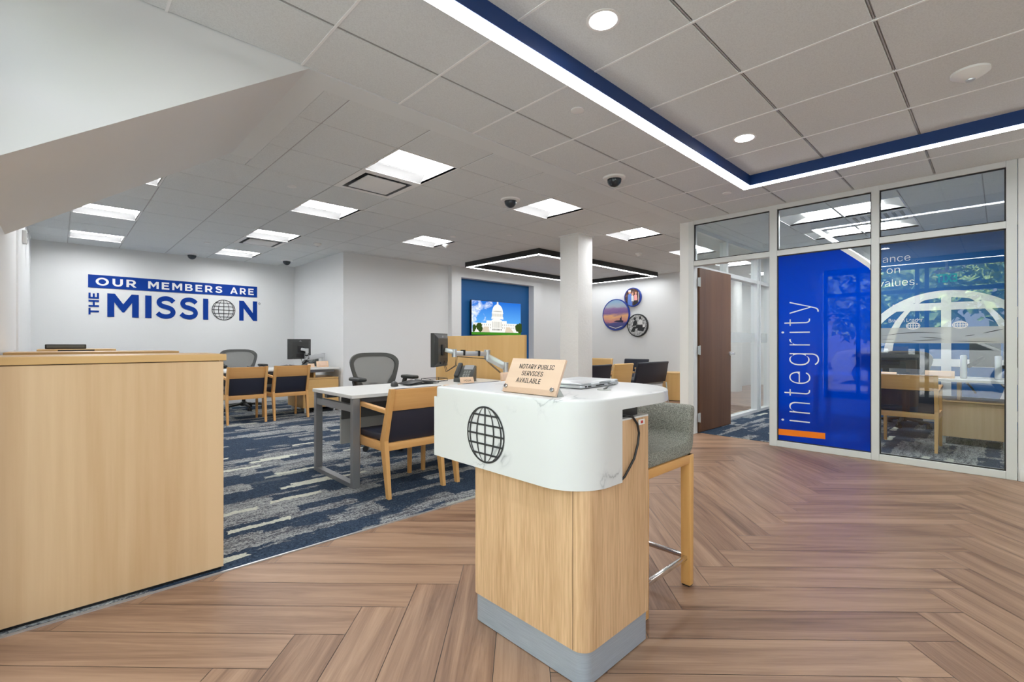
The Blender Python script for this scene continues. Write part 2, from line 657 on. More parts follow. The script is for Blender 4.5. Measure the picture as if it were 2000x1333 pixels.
def struct(o, label=None):
    o['kind'] = 'structure'
    if label:
        o['label'] = label
    return o


def dup(root, loc, rz=0.0, label=None, group=None):
    r = root.copy()
    C.objects.link(r)
    r.location = loc
    r.rotation_euler = (0, 0, rz)
    if label:
        r['label'] = label
    if group:
        r['group'] = group
    for ch in list(root.children):
        c_ = ch.copy()
        C.objects.link(c_)
        c_.parent = r
        for g_ in list(ch.children):
            d_ = g_.copy()
            C.objects.link(d_)
            d_.parent = c_
    return r


_fonts = {}


def font():
    if 'f' not in _fonts:
        f_ = None
        try:
            base_ = bpy.utils.system_resource('DATAFILES', path='fonts')
            f_ = bpy.data.fonts.load(os.path.join(base_, 'Inter.woff2'))
        except Exception:
            f_ = None
        _fonts['f'] = f_
    return _fonts['f']


def text_mesh(s, w_, h_, off=0.0, space=1.0, ref=None):
    """lettering scaled so its ink fills w_ x h_ (origin at its lower left); h_ None keeps proportion"""
    cu = bpy.data.curves.new('txt', 'FONT')
    cu.body = s
    if font():
        cu.font = font()
    cu.size = 1
    cu.offset = off
    cu.space_character = space
    cu.resolution_u = 5
    o = bpy.data.objects.new('txt', cu)
    C.objects.link(o)
    dg = bpy.context.evaluated_depsgraph_get()
    me = bpy.data.meshes.new_from_object(o.evaluated_get(dg))
    bpy.data.objects.remove(o)
    bpy.data.curves.remove(cu)
    xs = [v.co.x for v in me.vertices]
    ys = [v.co.y for v in me.vertices]
    x0, x1, y0, y1 = min(xs), max(xs), min(ys), max(ys)
    kx = w_ / (x1 - x0) if w_ else h_ / (y1 - y0)
    ky = h_ / (y1 - y0) if h_ else kx
    for v in me.vertices:
        v.co.x = (v.co.x - x0) * kx
        v.co.y = (v.co.y - y0) * ky
        v.co.z = 0
    return me


def spline(p, n=6):
    out = []
    for k in range(len(p) - 1):
        a, b, c_, d_ = p[max(k - 1, 0)], p[k], p[k + 1], p[min(k + 2, len(p) - 1)]
        for j in range(n):
            t_ = j / n
            out.append(tuple(0.5 * (2 * b[i] + (c_[i] - a[i]) * t_ + (2 * a[i] - 5 * b[i] + 4 * c_[i] - d_[i]) * t_ ** 2 + (3 * b[i] - a[i] - 3 * c_[i] + d_[i]) * t_ ** 3) for i in (0, 1)))
    out.append(p[-1])
    return out


def thick(p, w_):
    """two outlines either side of a centre line"""
    lo, hi = [], []
    for k, q_ in enumerate(p):
        a, b = p[max(k - 1, 0)], p[min(k + 1, len(p) - 1)]
        dx, dy = b[0] - a[0], b[1] - a[1]
        l_ = math.hypot(dx, dy)
        lo.append((q_[0] + dy / l_ * w_ / 2, q_[1] - dx / l_ * w_ / 2))
        hi.append((q_[0] - dy / l_ * w_ / 2, q_[1] + dx / l_ * w_ / 2))
    return lo, hi


def half(cx_, cy_, rx, ry, ix, iy, a0, a1, n=16):
    an = [a0 + (a1 - a0) * k / n for k in range(n + 1)]
    return ([(cx_ + ix * math.cos(a), cy_ + iy * math.sin(a)) for a in an], [(cx_ + rx * math.cos(a), cy_ + ry * math.sin(a)) for a in an])


def rc(x0, x1, y0, y1):
    return [(x0, y0), (x1, y0), (x1, y1), (x0, y1)]


# heavy capitals of unit height: width, polygons, bands
BOLD = {
    'I': (0.23, [rc(0, 0.23, 0, 1)], []),
    'M': (1.06, [[(0, 0), (0, 1), (0.25, 1), (0.53, 0.56), (0.81, 1), (1.06, 1), (1.06, 0), (0.83, 0), (0.83, 0.63), (0.56, 0.21), (0.50, 0.21), (0.23, 0.63), (0.23, 0)]], []),
    'N': (0.90, [[(0, 0), (0, 1), (0.22, 1), (0.68, 0.40), (0.68, 1), (0.90, 1), (0.90, 0), (0.70, 0), (0.22, 0.62), (0.22, 0)]], []),
    'E': (0.78, [[(0, 0), (0, 1), (0.76, 1), (0.76, 0.80), (0.23, 0.80), (0.23, 0.60), (0.70, 0.60), (0.70, 0.41), (0.23, 0.41), (0.23, 0.20), (0.78, 0.20), (0.78, 0)]], []),
    'T': (0.83, [[(0.30, 0), (0.30, 0.80), (0, 0.80), (0, 1), (0.83, 1), (0.83, 0.80), (0.53, 0.80), (0.53, 0)]], []),
    'H': (0.89, [[(0, 0), (0, 1), (0.23, 1), (0.23, 0.60), (0.66, 0.60), (0.66, 1), (0.89, 1), (0.89, 0), (0.66, 0), (0.66, 0.40), (0.23, 0.40), (0.23, 0)]], []),
    'A': (1.02, [[(0, 0), (0.40, 1), (0.51, 1), (0.51, 0.72), (0.24, 0)], [(1.02, 0), (0.62, 1), (0.51, 1), (0.51, 0.72), (0.78, 0)], [(0.31, 0.20), (0.71, 0.20), (0.64, 0.38), (0.38, 0.38)]], []),
    'O': (1.08, [], [half(0.54, 0.5, 0.54, 0.52, 0.31, 0.315, 0, 2 * PI, 40)]),
    'U': (0.88, [rc(0, 0.23, 0.42, 1), rc(0.65, 0.88, 0.42, 1)], [half(0.44, 0.42, 0.44, 0.44, 0.21, 0.22, PI, 2 * PI)]),
    'S': (0.80, [], [thick(spline([(0.72, 0.76), (0.60, 0.865), (0.41, 0.91), (0.20, 0.85), (0.13, 0.71), (0.22, 0.58), (0.42, 0.52), (0.62, 0.44), (0.70, 0.29), (0.62, 0.15), (0.42, 0.09), (0.20, 0.13), (0.06, 0.24)]), 0.205)]),
    'R': (0.88, [rc(0, 0.23, 0, 1), rc(0.23, 0.46, 0.81, 1), rc(0.23, 0.46, 0.32, 0.51), [(0.34, 0.34), (0.60, 0.36), (0.88, 0), (0.62, 0)]], [half(0.46, 0.66, 0.36, 0.34, 0.14, 0.15, -PI / 2, PI / 2)]),
    'B': (0.84, [rc(0, 0.23, 0, 1), rc(0.23, 0.48, 0.82, 1), rc(0.23, 0.50, 0.42, 0.59), rc(0.23, 0.50, 0, 0.18)], [half(0.47, 0.75, 0.31, 0.25, 0.10, 0.075, -PI / 2, PI / 2), half(0.50, 0.295, 0.34, 0.295, 0.12, 0.12, -PI / 2, PI / 2)]),
}


def bold(mb, s_, width, height, fn, m, gap=0.22):
    tot = sum(BOLD[c_][0] for c_ in s_) + gap * (len(s_) - 1)
    kx_ = width / tot
    x = 0
    for c_ in s_:
        wd, polys, bands = BOLD[c_]
        nv = (Vector(fn(1, 0)) - Vector(fn(0, 0))).cross(Vector(fn(0, 1)) - Vector(fn(0, 0))).normalized()
        k = 0
        for p_ in polys:
            k += 1
            mb.flat(p_, lambda u, v, x=x, k=k: Vector(fn((x + u) * kx_, v * height)) + nv * (0.0002 * k), m)
        for i_, o_ in bands:
            k += 1
            mb.strip(i_, o_, lambda u, v, x=x, k=k: Vector(fn((x + u) * kx_, v * height)) + nv * (0.0002 * k), m, False)
        x += wd + gap


def on(origin, u, v):
    """plane frame: fn(x, y, z) with z along u cross v"""
    o_, u_, v_ = Vector(origin), Vector(u), Vector(v)
    n_ = u_.cross(v_)
    return lambda x, y, z=0.0: o_ + u_ * x + v_ * y + n_ * z


def arc(cx_, cy_, r, a0, a1, n=8):
    return [(cx_ + r * math.cos(a0 + (a1 - a0) * k / n), cy_ + r * math.sin(a0 + (a1 - a0) * k / n)) for k in range(n + 1)]


def rrect(x0, x1, y0, y1, r, n=6):
    """rounded rectangle; r is one radius or four (x0y0, x1y0, x1y1, x0y1)"""
    if not isinstance(r, (tuple, list)):
        r = (r,) * 4
    q = arc(x0 + r[0], y0 + r[0], r[0], PI, 1.5 * PI, n)
    q += arc(x1 - r[1], y0 + r[1], r[1], 1.5 * PI, 2 * PI, n)
    q += arc(x1 - r[2], y1 - r[2], r[2], 0, 0.5 * PI, n)
    q += arc(x0 + r[3], y1 - r[3], r[3], 0.5 * PI, PI, n)
    return q


def globe(mb, rx, ry, line, fn, m, paras=(-0.68, -0.34, 0, 0.34, 0.68), mers=(0.45, 0.83), n=56, rim=None):
    rim = rim or line
    th = [2 * PI * k / n for k in range(n)]
    f0 = fn
    nv = (Vector(f0(1, 0)) - Vector(f0(0, 0))).cross(Vector(f0(0, 1)) - Vector(f0(0, 0))).normalized()
    step = [0]

    def layer():
        step[0] += 1
        return lambda u, v, k=step[0]: Vector(f0(u, v)) + nv * (0.00025 * k)
    fn = layer()
    mb.strip([((rx - rim) * math.cos(a), (ry - rim) * math.sin(a)) for a in th], [(rx * math.cos(a), ry * math.sin(a)) for a in th], fn, m)
    for k in mers:
        fn = layer()
        mb.strip([((k * rx - line / 2) * math.cos(a), (ry - rim / 2) * math.sin(a)) for a in th],
                 [((k * rx + line / 2) * math.cos(a), (ry - rim / 2) * math.sin(a)) for a in th], fn, m)
    fn = layer()
    mb.flat([(-line / 2, -ry + rim / 2), (line / 2, -ry + rim / 2), (line / 2, ry - rim / 2), (-line / 2, ry - rim / 2)], fn, m)
    fn = layer()
    for h in paras:
        hw = rx * math.sqrt(1 - h * h) - rim / 2
        mb.flat([(-hw, h * ry - line / 2), (hw, h * ry - line / 2), (hw, h * ry + line / 2), (-hw, h * ry + line / 2)], fn, m)
    return mb


# ------------------------------------------------------------------ the setting
ZC = 2.695
XL = -0.285
GX = 5.78        # plane of the glazed office front
YB = 2.72        # carpet edge

# floor: herringbone planks laid at 45 degrees
bmf = bmesh.new()
uvl = bmf.loops.layers.uv.new('UVMap')
tone = bmf.faces.layers.float.new('tone')
pw, n_ = 0.199, 6
L_ = pw * n_
gp = 0.0012
r2 = math.sqrt(0.5)
sx0, sy0 = 1.852, 1.496 - L_


def to_world(a, b):
    a, b = a + sx0, b + sy0
    return ((a + b) * r2, (a - b) * r2)


def plank(x0, x1, y0, y1, along_x):
    q = [(x0 + gp, y0 + gp), (x1 - gp, y0 + gp), (x1 - gp, y1 - gp), (x0 + gp, y1 - gp)]
    pts = [to_world(*z) for z in q]
    cxm = sum(z[0] for z in pts) / 4
    cym = sum(z[1] for z in pts) / 4
    if not (-1.2 < cxm < 14.9 and -4.9 < cym < 8.8):
        return
    if cxm > 9.9 and cym < 1:
        return
    f = bmf.faces.new([bmf.verts.new((z[0], z[1], 0)) for z in pts])
    o1, o2 = R.random() * 40, R.random() * 40
    for lp, z in zip(f.loops, q):
        uu, vv_ = (z[0] - x0, z[1] - y0) if along_x else (z[1] - y0, z[0] - x0)
        lp[uvl].uv = (uu + o1, vv_ + o2)
    f[tone] = R.random() - 0.5


for k in range(-70, 110):
    for j in range(-8, 9):
        tx = k * pw + j * 2 * L_
        ty = k * pw
        plank(tx, tx + L_, ty, ty + pw, True)
        plank(tx - pw, tx, ty, ty + L_, False)
for co, no in (((XL, 0, 0), (-1, 0, 0)), ((14.1, 0, 0), (1, 0, 0)), ((0, -4, 0), (0, -1, 0)), ((0, 7.8, 0), (0, 1, 0))):
    g_ = bmf.verts[:] + bmf.edges[:] + bmf.faces[:]
    bmesh.ops.bisect_plane(bmf, geom=g_, plane_co=co, plane_no=no, clear_outer=True)
bmesh.ops.recalc_face_normals(bmf, faces=bmf.faces[:])
for f in bmf.faces:
    if f.normal.z < 0:
        f.normal_flip()
me = bpy.data.meshes.new('floor')
bmf.to_mesh(me)
bmf.free()
me.materials.append(MATS['plank_vinyl'])
floor = bpy.data.objects.new('floor', me)
C.objects.link(floor)
struct(floor, 'brown herringbone wood-look plank floor')
struct(MB().box(XL - 0.1, 14.2, -4.1, 10.1, -0.12, -0.004, 'dark_panel').build('trim_1'))
struct(MB().box(XL, 4.55, YB, 10.0, -0.002, 0.005, 'carpet').build('floor_carpet'), 'blue and grey patterned carpet')
struct(MB().box(5.93, 9.0, -1.6, 2.85, -0.002, 0.005, 'carpet').build('floor_office_carpet'), 'blue and grey patterned carpet in the glazed office')
struct(MB().box(XL, 4.56, YB - 0.012, YB, 0, 0.006, 'silver').build('trim_2'))

# walls
struct(MB().box(XL - 0.1, 3.58, 10.0, 10.1, 0, 2.8, 'wall_paint').build('wall_back'))
struct(MB().box(3.48, 3.58, 7.72, 10.0, 0, 2.8, 'wall_paint').build('wall_return'))
mb = MB().box(3.58, 5.66, 7.72, 7.82, 0, 2.8, 'wall_paint')
mb.box(8.31, 9.8, 7.72, 7.82, 0, 2.8, 'wall_paint')
mb.box(5.66, 5.90, 7.60, 7.82, 0, 2.8, 'wall_paint').box(8.04, 8.31, 7.60, 7.82, 0, 2.8, 'wall_paint')
mb.box(5.90, 8.04, 7.60, 7.82, 2.487, 2.8, 'wall_paint')
struct(mb.build('wall_niche'))
struct(MB().box(5.66, 8.31, 7.765, 7.865, 0, 2.6, 'blue_paint').build('wall_niche_blue'), 'blue painted recess behind the television')
struct(MB().box(9.7, 9.8, 4.80, 7.82, 0, 2.8, 'wall_paint').build('wall_right'))
struct(MB().box(9.8, 14.2, 4.80, 4.90, 0, 2.8, 'wall_paint').build('wall_hallway'))
struct(MB().box(14.0, 14.1, 2.80, 4.80, 0, 2.8, 'wall_paint').build('wall_hallway_end'))
struct(MB().box(9.05, 14.1, 2.80, 2.90, 0, 2.8, 'wall_paint').build('wall_hallway_near'))
struct(MB().box(9.0, 9.1, -1.7, 1.33, 0, 2.8, 'blue_wall').build('wall_office_far'), 'blue accent wall at the end of the glazed office')
struct(MB().box(9.0, 9.1, 1.33, 2.80, 0, 2.8, 'wall_paint').build('wall_office_far_white'))
struct(MB().box(GX, 9.1, -1.7, -1.6, 0, 2.8, 'wall_paint').build('wall_office_side'))
struct(MB().box(GX, GX + 0.12, -4.1, -0.10, 0, 2.8, 'wall_paint').build('wall_front'))
struct(MB().box(GX - 0.014, GX, -4.0, -0.11, 0.0, 0.10, 'baseboard', 0.004).build('baseboard_front'))
struct(MB().box(XL - 0.1, GX, -4.1, -4.0, 0, 2.8, 'wall_paint').build('wall_behind'))
struct(MB().box(XL - 0.1, XL, 2.69, 10.0, 0, 2.8, 'wall_paint').build('wall_left'))
mb = MB().box(XL, -0.235, 2.9, 5.4, 1.10, 2.8, 'wall_paint').box(XL, -0.255, 6.2, 7.4, 0.006, 2.8, 'wall_paint')
struct(mb.build('trim_3'))
mb = MB()
mb.box(3.466, 3.48, 7.71, 9.99, 0.005, 0.10, 'baseboard').box(3.5, 5.65, 7.706, 7.72, 0.005, 0.10, 'baseboard')
struct(mb.build('baseboard_back'))
struct(MB().box(9.686, 9.70, 4.80, 7.6, 0, 0.10, 'baseboard').build('baseboard_right'))
struct(MB().box(13.986, 14.0, 2.9, 4.8, 0, 0.10, 'baseboard').build('baseboard_hallway'))

# sloped underside of the stair above the counter
sl_ = 0.69
xa, xb_ = XL, 1.02
za = ZC - sl_ * (xb_ - xa)
struct(MB().prism([(xa, za), (xb_, ZC), (xb_, 2.78), (xa, 2.78)], lambda u, v, a: (u, a, v), 2.69, 4.30, 'wall_paint').build('stair_soffit'),
       'sloped white underside of a stair above the counter')

# ceiling: individual lay-in tiles, openings where fixtures sit
fix = {}                       # (ix, iy) of the rear grid -> fixture
for c_ in ((0, 0), (0, 3), (3, 0), (3, 4), (6, 0), (-3, 6), (-3, 9), (0, 6), (0, 9), (9, 0), (-3, 3), (12, 0), (15, 0), (18, 0)):
    fix[c_] = 'light'
fix[(0, 1)] = 'vent'
fix[(0, 7)] = 'vent'
TS = 0.6106
GX0, GY0 = 1.945, 3.316
FY0 = 1.029


def tile(mb, x0, x1, y0, y1, g, m='ceiling_tile', gy=None):
    gy = gy or g
    mb.box(x0 + g, x1 - g, y0 + gy, y1 - gy, ZC, ZC + 0.014, m, 0.003, 1)


mb = MB()
xs = [GX0 + TS * k for k in range(-4, 22)]
ys = [2.858] + [GY0 + TS * k for k in range(0, 12)]
# rear zone
for i in range(len(xs) - 1):
    ix = i - 4
    for j in range(len(ys) - 1):
        iy = j - 1
        x0, x1, y0, y1 = xs[i], xs[i + 1], ys[j], min(ys[j + 1], 10.0)
        x0, x1 = max(x0, XL), min(x1, 14.0)
        if y0 >= 10 or (ix, iy) in fix:
            continue
        if x0 > 3.48 and y0 > 7.72 or x0 > 9.8 and y0 > 4.8:
            continue
        if x0 > 3.4 and x0 < 9.7:
            y1 = min(y1, 7.72)
        if x1 < 1.4 and y0 < 4.25:           # plain board beside the stair
            if x1 > 1.2:
                tile(mb, 1.17, x1, y0, y1, 0.003)
            if y1 > 4.4:
                tile(mb, x0, min(x1, 1.17), 4.345, y1, 0.003)
            continue
        tile(mb, x0, x1, y0, y1, 0.005)
# lobby zone
fx = [2.196 + TS * k for k in range(-5, 7)]
fy = [FY0 + TS * k for k in range(-9, 3)] + [2.695]
for i in range(len(fx) - 1):
    for j in range(len(fy) - 1):
        x0, x1 = max(fx[i], XL), min(fx[i + 1], GX)
        if x1 - x0 < 0.05:
            continue
        tile(mb, x0, x1, max(fy[j], -4.0), fy[j + 1], 0.004, 'ceiling_tile', 0.008)
# office zone
ox = [5.86, 6.37, 6.98, 7.59, 8.20, 8.81, 9.0]
oy = [-1.6, -1.10, -0.49, 0.12, 0.73, 1.34, 1.95, 2.56, 2.80]
olight = {(1, 4), (1, 5), (3, 4), (3, 5)}
ovent = {(2, 4), (2, 5)}
for i in range(len(ox) - 1):
    for j in range(len(oy) - 1):
        if (i, j) in olight:
            continue
        tile(mb, ox[i], ox[i + 1], oy[j], oy[j + 1], 0.004)
mb.smooth = False
struct(mb.build('ceiling'), 'pale grey lay-in tile ceiling')
mb = MB()
mb.box(XL, 14.0, 2.69, 2.858, ZC - 0.004, ZC + 0.015, 'ceiling_board')
mb.box(XL, 1.17, 2.858, 4.345, ZC - 0.002, ZC + 0.015, 'ceiling_board')
mb.box(GX - 0.02, 5.86, -1.6, 2.69, ZC, ZC + 0.015, 'ceiling_board')
struct(mb.build('ceiling_trim'), 'flat white ceiling band between the two tile fields')
mb = MB()
mb.box(XL, 14.0, -4, 10.0, ZC + 0.22, ZC + 0.24, 'black')
struct(mb.build('ceiling_deck'))
# tee bars just above the tile faces
mb = MB()
for x in xs:
    if XL < x < 14:
        mb.box(x - 0.012, x + 0.012, 2.86, 10.0 if x < 3.5 else (7.72 if x < 9.75 else 4.8), ZC + 0.004, ZC + 0.03, 'tee_bar')
for y in ys[1:]:
    if y < 10:
        mb.box(XL, 3.48 if y > 7.72 else (9.7 if y > 4.8 else 14.0), y - 0.012, y + 0.012, ZC + 0.0045, ZC + 0.03, 'tee_bar')
for x in fx:
    if XL < x < GX:
        mb.box(x - 0.006, x + 0.006, -4, 2.69, ZC - 0.003, ZC + 0.03, 'tee_white')
for y in fy[:-1]:
    if y > -4:
        mb.box(XL, GX, y - 0.012, y + 0.012, ZC + 0.010, ZC + 0.03, 'tee_bar')
        mb.box(XL, GX, y - 0.003, y + 0.003, ZC + 0.002, ZC + 0.03, 'tee_bar')
for x in ox[1:-1]:
    mb.box(x - 0.012, x + 0.012, -1.6, 2.80, ZC + 0.004, ZC + 0.03, 'tee_bar')
for y in oy[1:-1]:
    mb.box(5.86, 9.0, y - 0.012, y + 0.012, ZC + 0.004, ZC + 0.03, 'tee_bar')
struct(mb.build('trim_4'))

# column
cx0, cx1, cy0, cy1 = 5.24, 5.58, 4.10, 4.44
mb = MB().prism(rrect(cx0, cx1, cy0, cy1, 0.02, 2), lambda u, v, a: (u, v, a), 0, ZC, 'column_paint')
mb.prism(rrect(cx0 - 0.02, cx1 + 0.02, cy0 - 0.02, cy1 + 0.02, 0.02, 2), lambda u, v, a: (u, v, a), ZC - 0.012, ZC, 'trim_white')
struct(mb.build('column'), 'square white painted column with rough lower face')
mb = MB().prism(rrect(11.45, 11.9, 4.3, 4.75, 0.13, 4), lambda u, v, a: (u, v, a), 0, ZC, 'column_paint')
struct(mb.build('column_hallway'), 'white column in the hallway beyond the glass')

# ------------------------------------------------------------------ glazed office front
fr = thing('window_1', 'white framed glass office front with transom panes', 'window', (GX, 0, 0))
fr['kind'] = 'structure'
del fr['category']
mb = MB()
d0, d1 = 0.0, 0.10
mb.box(d0, d1, 2.757, 2.874, 0, ZC, 'trim_white')                      # drywall end
f_ = MB()
for y0, y1 in ((2.690, 2.757), (1.735, 1.812), (0.825, 0.888), (-0.095, -0.030)):
    f_.box(-0.006, d1, y0, y1, 0, ZC, 'frame_white', 0.003, 1)
f_.box(-0.004, d1, -0.03, 2.69, 2.645, ZC, 'frame_white', 0.003, 1)
for y0, y1 in ((0.888, 1.735), (-0.03, 0.825)):
    f_.box(-0.004, d1, y0, y1, 2.125, 2.185, 'frame_white', 0.003, 1)
    f_.box(-0.004, d1, y0, y1, 0.0, 0.066, 'frame_white', 0.003, 1)
f_.box(-0.004, d1, 1.812, 2.69, 2.125, 2.185, 'frame_white', 0.003, 1)
f_.build('frame', fr)
mb.build('wall_end', fr)
gk = MB()
panes = [(0.888, 1.735, 0.066, 2.125), (-0.03, 0.825, 0.066, 2.125), (0.888, 1.735, 2.185, 2.645), (-0.03, 0.825, 2.185, 2.645), (1.812, 2.69, 2.185, 2.645)]
for y0, y1, z0, z1 in panes:
    e = 0.010
    for a in ((y0, y1, z0, z0 + e), (y0, y1, z1 - e, z1), (y0, y0 + e, z0, z1), (y1 - e, y1, z0, z1)):
        gk.box(0.014, 0.034, a[0], a[1], a[2], a[3], 'gasket')
gk.build('gasket', fr)
for y0, y1, z0, z1 in panes:
    MB().box(0.021, 0.027, y0 + 0.002, y1 - 0.002, z0 + 0.002, z1 - 0.002, 'pane_glass').build('pane', fr)

# glazed partition behind the door, along x
pr_ = thing('window_2', 'white framed glass partition between the office and the hallway', 'window', (GX, 2.85, 0))
pr_['kind'] = 'structure'
del pr_['category']
f_ = MB()
for x0, x1 in ((0.10, 0.16), (1.30, 1.37), (2.56, 2.63), (2.66, 2.73), (3.16, 3.22)):
    f_.box(x0, x1, -0.05, 0.05, 0, ZC, 'frame_white')
for z0, z1 in ((0, 0.05), (2.13, 2.19), (2.64, ZC)):
    f_.box(0.10, 3.22, -0.048, 0.048, z0, z1, 'frame_white')
f_.build('frame', pr_)
for x0, x1 in ((0.16, 1.30), (1.37, 2.56), (2.73, 3.16)):
    for z0, z1 in ((0.05, 2.13), (2.19, 2.64)):
        MB().box(x0, x1, -0.003, 0.003, z0, z1, 'pane_glass').build('pane', pr_)
bd = MB()
bd.box(1.37, 2.56, -0.006, -0.0035, 1.16, 1.315, 'frost_dim').box(2.73, 3.16, -0.006, -0.0035, 1.16, 1.315, 'frost_dim')
bd.build('frosted_band', pr_)

# walnut door standing open into the office
dr = thing('door_1', 'dark brown wooden office door standing open', 'door', (GX + 0.13, 2.695, 0), math.radians(-2.0))
dr['kind'] = 'structure'
del dr['category']
MB().box(0, 0.92, -0.0225, 0.0225, 0.012, 2.115, 'walnut_z', 0.002, 1).build('panel', dr)
hd = MB()
hd.lathe([(0.028, 0), (0.028, 0.008), (0.012, 0.012), (0.012, 0.05)], (0.85, -0.0225, 1.005), 'chrome', 18, 'y')
hd.move(Matrix.Translation((0, 0, 0)))
hd2 = MB()
hd2.lathe([(0.028, 0), (0.028, -0.010), (0.014, -0.014), (0.014, -0.075)], (0.875, -0.0225, 1.005), 'chrome', 18, 'y')
hd2.tube([(0.880, -0.085, 1.005), (0.80, -0.088, 1.005), (0.755, -0.080, 1.003)], 0.013, 'silver', 10)
hd2.lathe([(0.026, 0), (0.026, 0.010), (0.013, 0.014), (0.013, 0.055)], (0.85, 0.0225, 1.005), 'chrome', 18, 'y')
hd2.tube([(0.85, 0.072, 1.005), (0.735, 0.070, 1.003)], 0.010, 'chrome', 10)
hd2.box(0.9195, 0.922, -0.013, 0.013, 0.94, 1.07, 'chrome')
hd.bm.free()
hd2.build('handle', dr)
for z in (0.20, 1.06, 1.93):
    h_ = MB().box(-0.045, 0.004, -0.030, -0.020, z - 0.055, z + 0.055, 'silver')
    h_.lathe([(0.008, -0.06), (0.008, 0.06)], (-0.012, -0.034, z), 'silver', 10)
    h_.build('hinge', dr)
struct(MB().box(GX + 0.10, GX + 0.125, 2.70, 2.76, 0, 2.13, 'frame_white').build('trim_5'))

# storefront behind the camera: daylight comes in here
st = thing('window_3', 'dark framed storefront window facing the car park', 'window', (XL, 0, 0))
st['kind'] = 'structure'
del st['category']
f_ = MB()
for y in (-4.0, -2.75, -1.5, -0.25, 0.98, 1.12, 2.05, 2.62):
    f_.box(-0.10, 0.0, y - 0.03, y + 0.03, 0, 2.8, 'storefront_dark')
for z0, z1 in ((0, 0.12), (2.12, 2.19), (2.58, 2.8)):
    f_.box(-0.10, 0.0, -4.0, 2.65, z0, z1, 'storefront_dark')
f_.build('frame', st)
for y0, y1 in ((-3.97, -2.78), (-2.72, -1.53), (-1.47, -0.28), (-0.22, 0.95), (1.15, 2.02), (2.08, 2.59)):
    MB().box(-0.056, -0.050, y0, y1, 0.12, 2.12, 'window_glass').build('pane', st)
    MB().box(-0.056, -0.050, y0, y1, 2.19, 2.58, 'window_glass').build('pane', st)

# door, sign and baseboard at the end of the hallway
dh = thing('door_2', 'dark hallway door with white frame', 'door', (14.0, 4.22, 0))
dh['kind'] = 'structure'
del dh['category']
MB().box(-0.03, -0.002, 0.30, 0.45, 0, 2.1, 'trim_white').box(-0.03, -0.002, -0.18, -0.10, 0, 2.1, 'trim_white').build('frame', dh)
MB().box(-0.02, -0.002, -0.10, 0.30, 0.01, 2.1, 'dark_panel').build('panel', dh)
sg = thing('room_sign', 'small dark room sign on the hallway end wall', 'sign', (13.995, 3.77, 1.43))
MB().box(-0.012, 0, -0.20, 0.13, -0.06, 0.075, 'dark_panel').build('plate', sg)
q = MB()
for k in range(3):
    q.box(-0.0135, -0.0121, -0.16, 0.06 - 0.03 * k, 0.035 - 0.03 * k, 0.045 - 0.03 * k, 'letter_white')
q.build('lettering', sg)
tag(MB().box(13.965, 14.0, 3.86, 3.98, 1.15, 1.21, 'black', 0.004).build('card_reader'), 'small black wall device on the hallway end wall', 'card reader')

# ------------------------------------------------------------------ ceiling fixtures


def make_troffer(label, loc, sx_=TS, sy_=TS, group='square ceiling lights over the carpeted area'):
    o = thing('ceiling_light', label, 'ceiling light', loc, 0, group)
    a, b = sx_ / 2, sy_ / 2
    e, d = 0.018, 0.075
    f_ = MB()
    for q in ((-a, a, -b, -b + e), (-a, a, b - e, b), (-a, -a + e, -b, b), (a - e, a, -b, b)):
        f_.box(q[0], q[1], q[2], q[3], 0, 0.02, 'trim_white')
    f_.build('frame', o)
    rf = MB()
    i0, i1 = a - e, b - e
    w_ = i1 * 0.64
    for s_ in (-1, 1):
        n = 8
        pts = []
        for k in range(n + 1):
            u = k / n
            pts.append((s_ * (i1 + (w_ - i1) * u), d * math.sin(u * PI / 2) + 0.004))
        for q, r_ in zip(pts, pts[1:]):
            rf.flat([(-i0, 0), (i0, 0), (i0, 1), (-i0, 1)], lambda u, v, q=q, r_=r_: (u, q[0] + (r_[0] - q[0]) * v, q[1] + (r_[1] - q[1]) * v), 'reflector')
        rf.flat([(-i1, 0), (i1, 0), (i1, d), (-i1, d)], lambda u, v, s_=s_: (s_ * i0, u, v), 'trim_white')
    rf.smooth = True
    rf.build('reflector', o)
    MB().box(-i0, i0, -w_, w_, d - 0.016, d, 'lens').build('lens', o)
    MB().box(-a, a, -b, b, d + 0.004, d + 0.02, 'trim_white').build('housing', o)
    return o


lab = {(0, 0): 'square ceiling light right beside the nearest square air vent',
       (0, 3): 'square ceiling light in the same column as the vents, second from the flat ceiling band',
       (3, 0): 'square ceiling light beside the dome camera next to the flat ceiling band',
       (3, 4): 'square ceiling light between the black ring lamp and the back wall',
       (6, 0): 'square ceiling light just beyond the top of the white column',
       (-3, 3): 'square ceiling light almost hidden by the stair underside',
       (-3, 6): 'square ceiling light partly cut by the lower end of the stair underside',
       (-3, 9): 'square ceiling light nearest the left wall and the back wall',
       (0, 6): 'square ceiling light beside the farther air vent',
       (0, 9): 'square ceiling light above the end of the wall slogan, close to the back wall',
       (12, 0): 'square ceiling light at the start of the hallway, seen through the office glass',
       (15, 0): 'square ceiling light midway along the hallway, seen through the office glass',
       (18, 0): 'square ceiling light at the far end of the hallway, seen through the office glass',
       (9, 0): 'square ceiling light seen beside the office door frame, over the lounge'}
cells = [c_ for c_ in fix if fix[c_] == 'light']
proto = None
for ix, iy in cells:
    l_ = (GX0 + TS * (ix + 0.5), GY0 + TS * (iy + 0.5), ZC)
    if proto is None:
        proto = make_troffer(lab[(ix, iy)], l_)
    else:
        dup(proto, l_, 0, lab[(ix, iy)])
make_troffer('long ceiling light in the office nearest the glass front', (6.675, 1.34, ZC), 0.61, 1.22, 'long ceiling lights in the office')
make_troffer('long ceiling light in the office nearest the blue wall', (7.895, 1.34, ZC), 0.61, 1.22, 'long ceiling lights in the office')

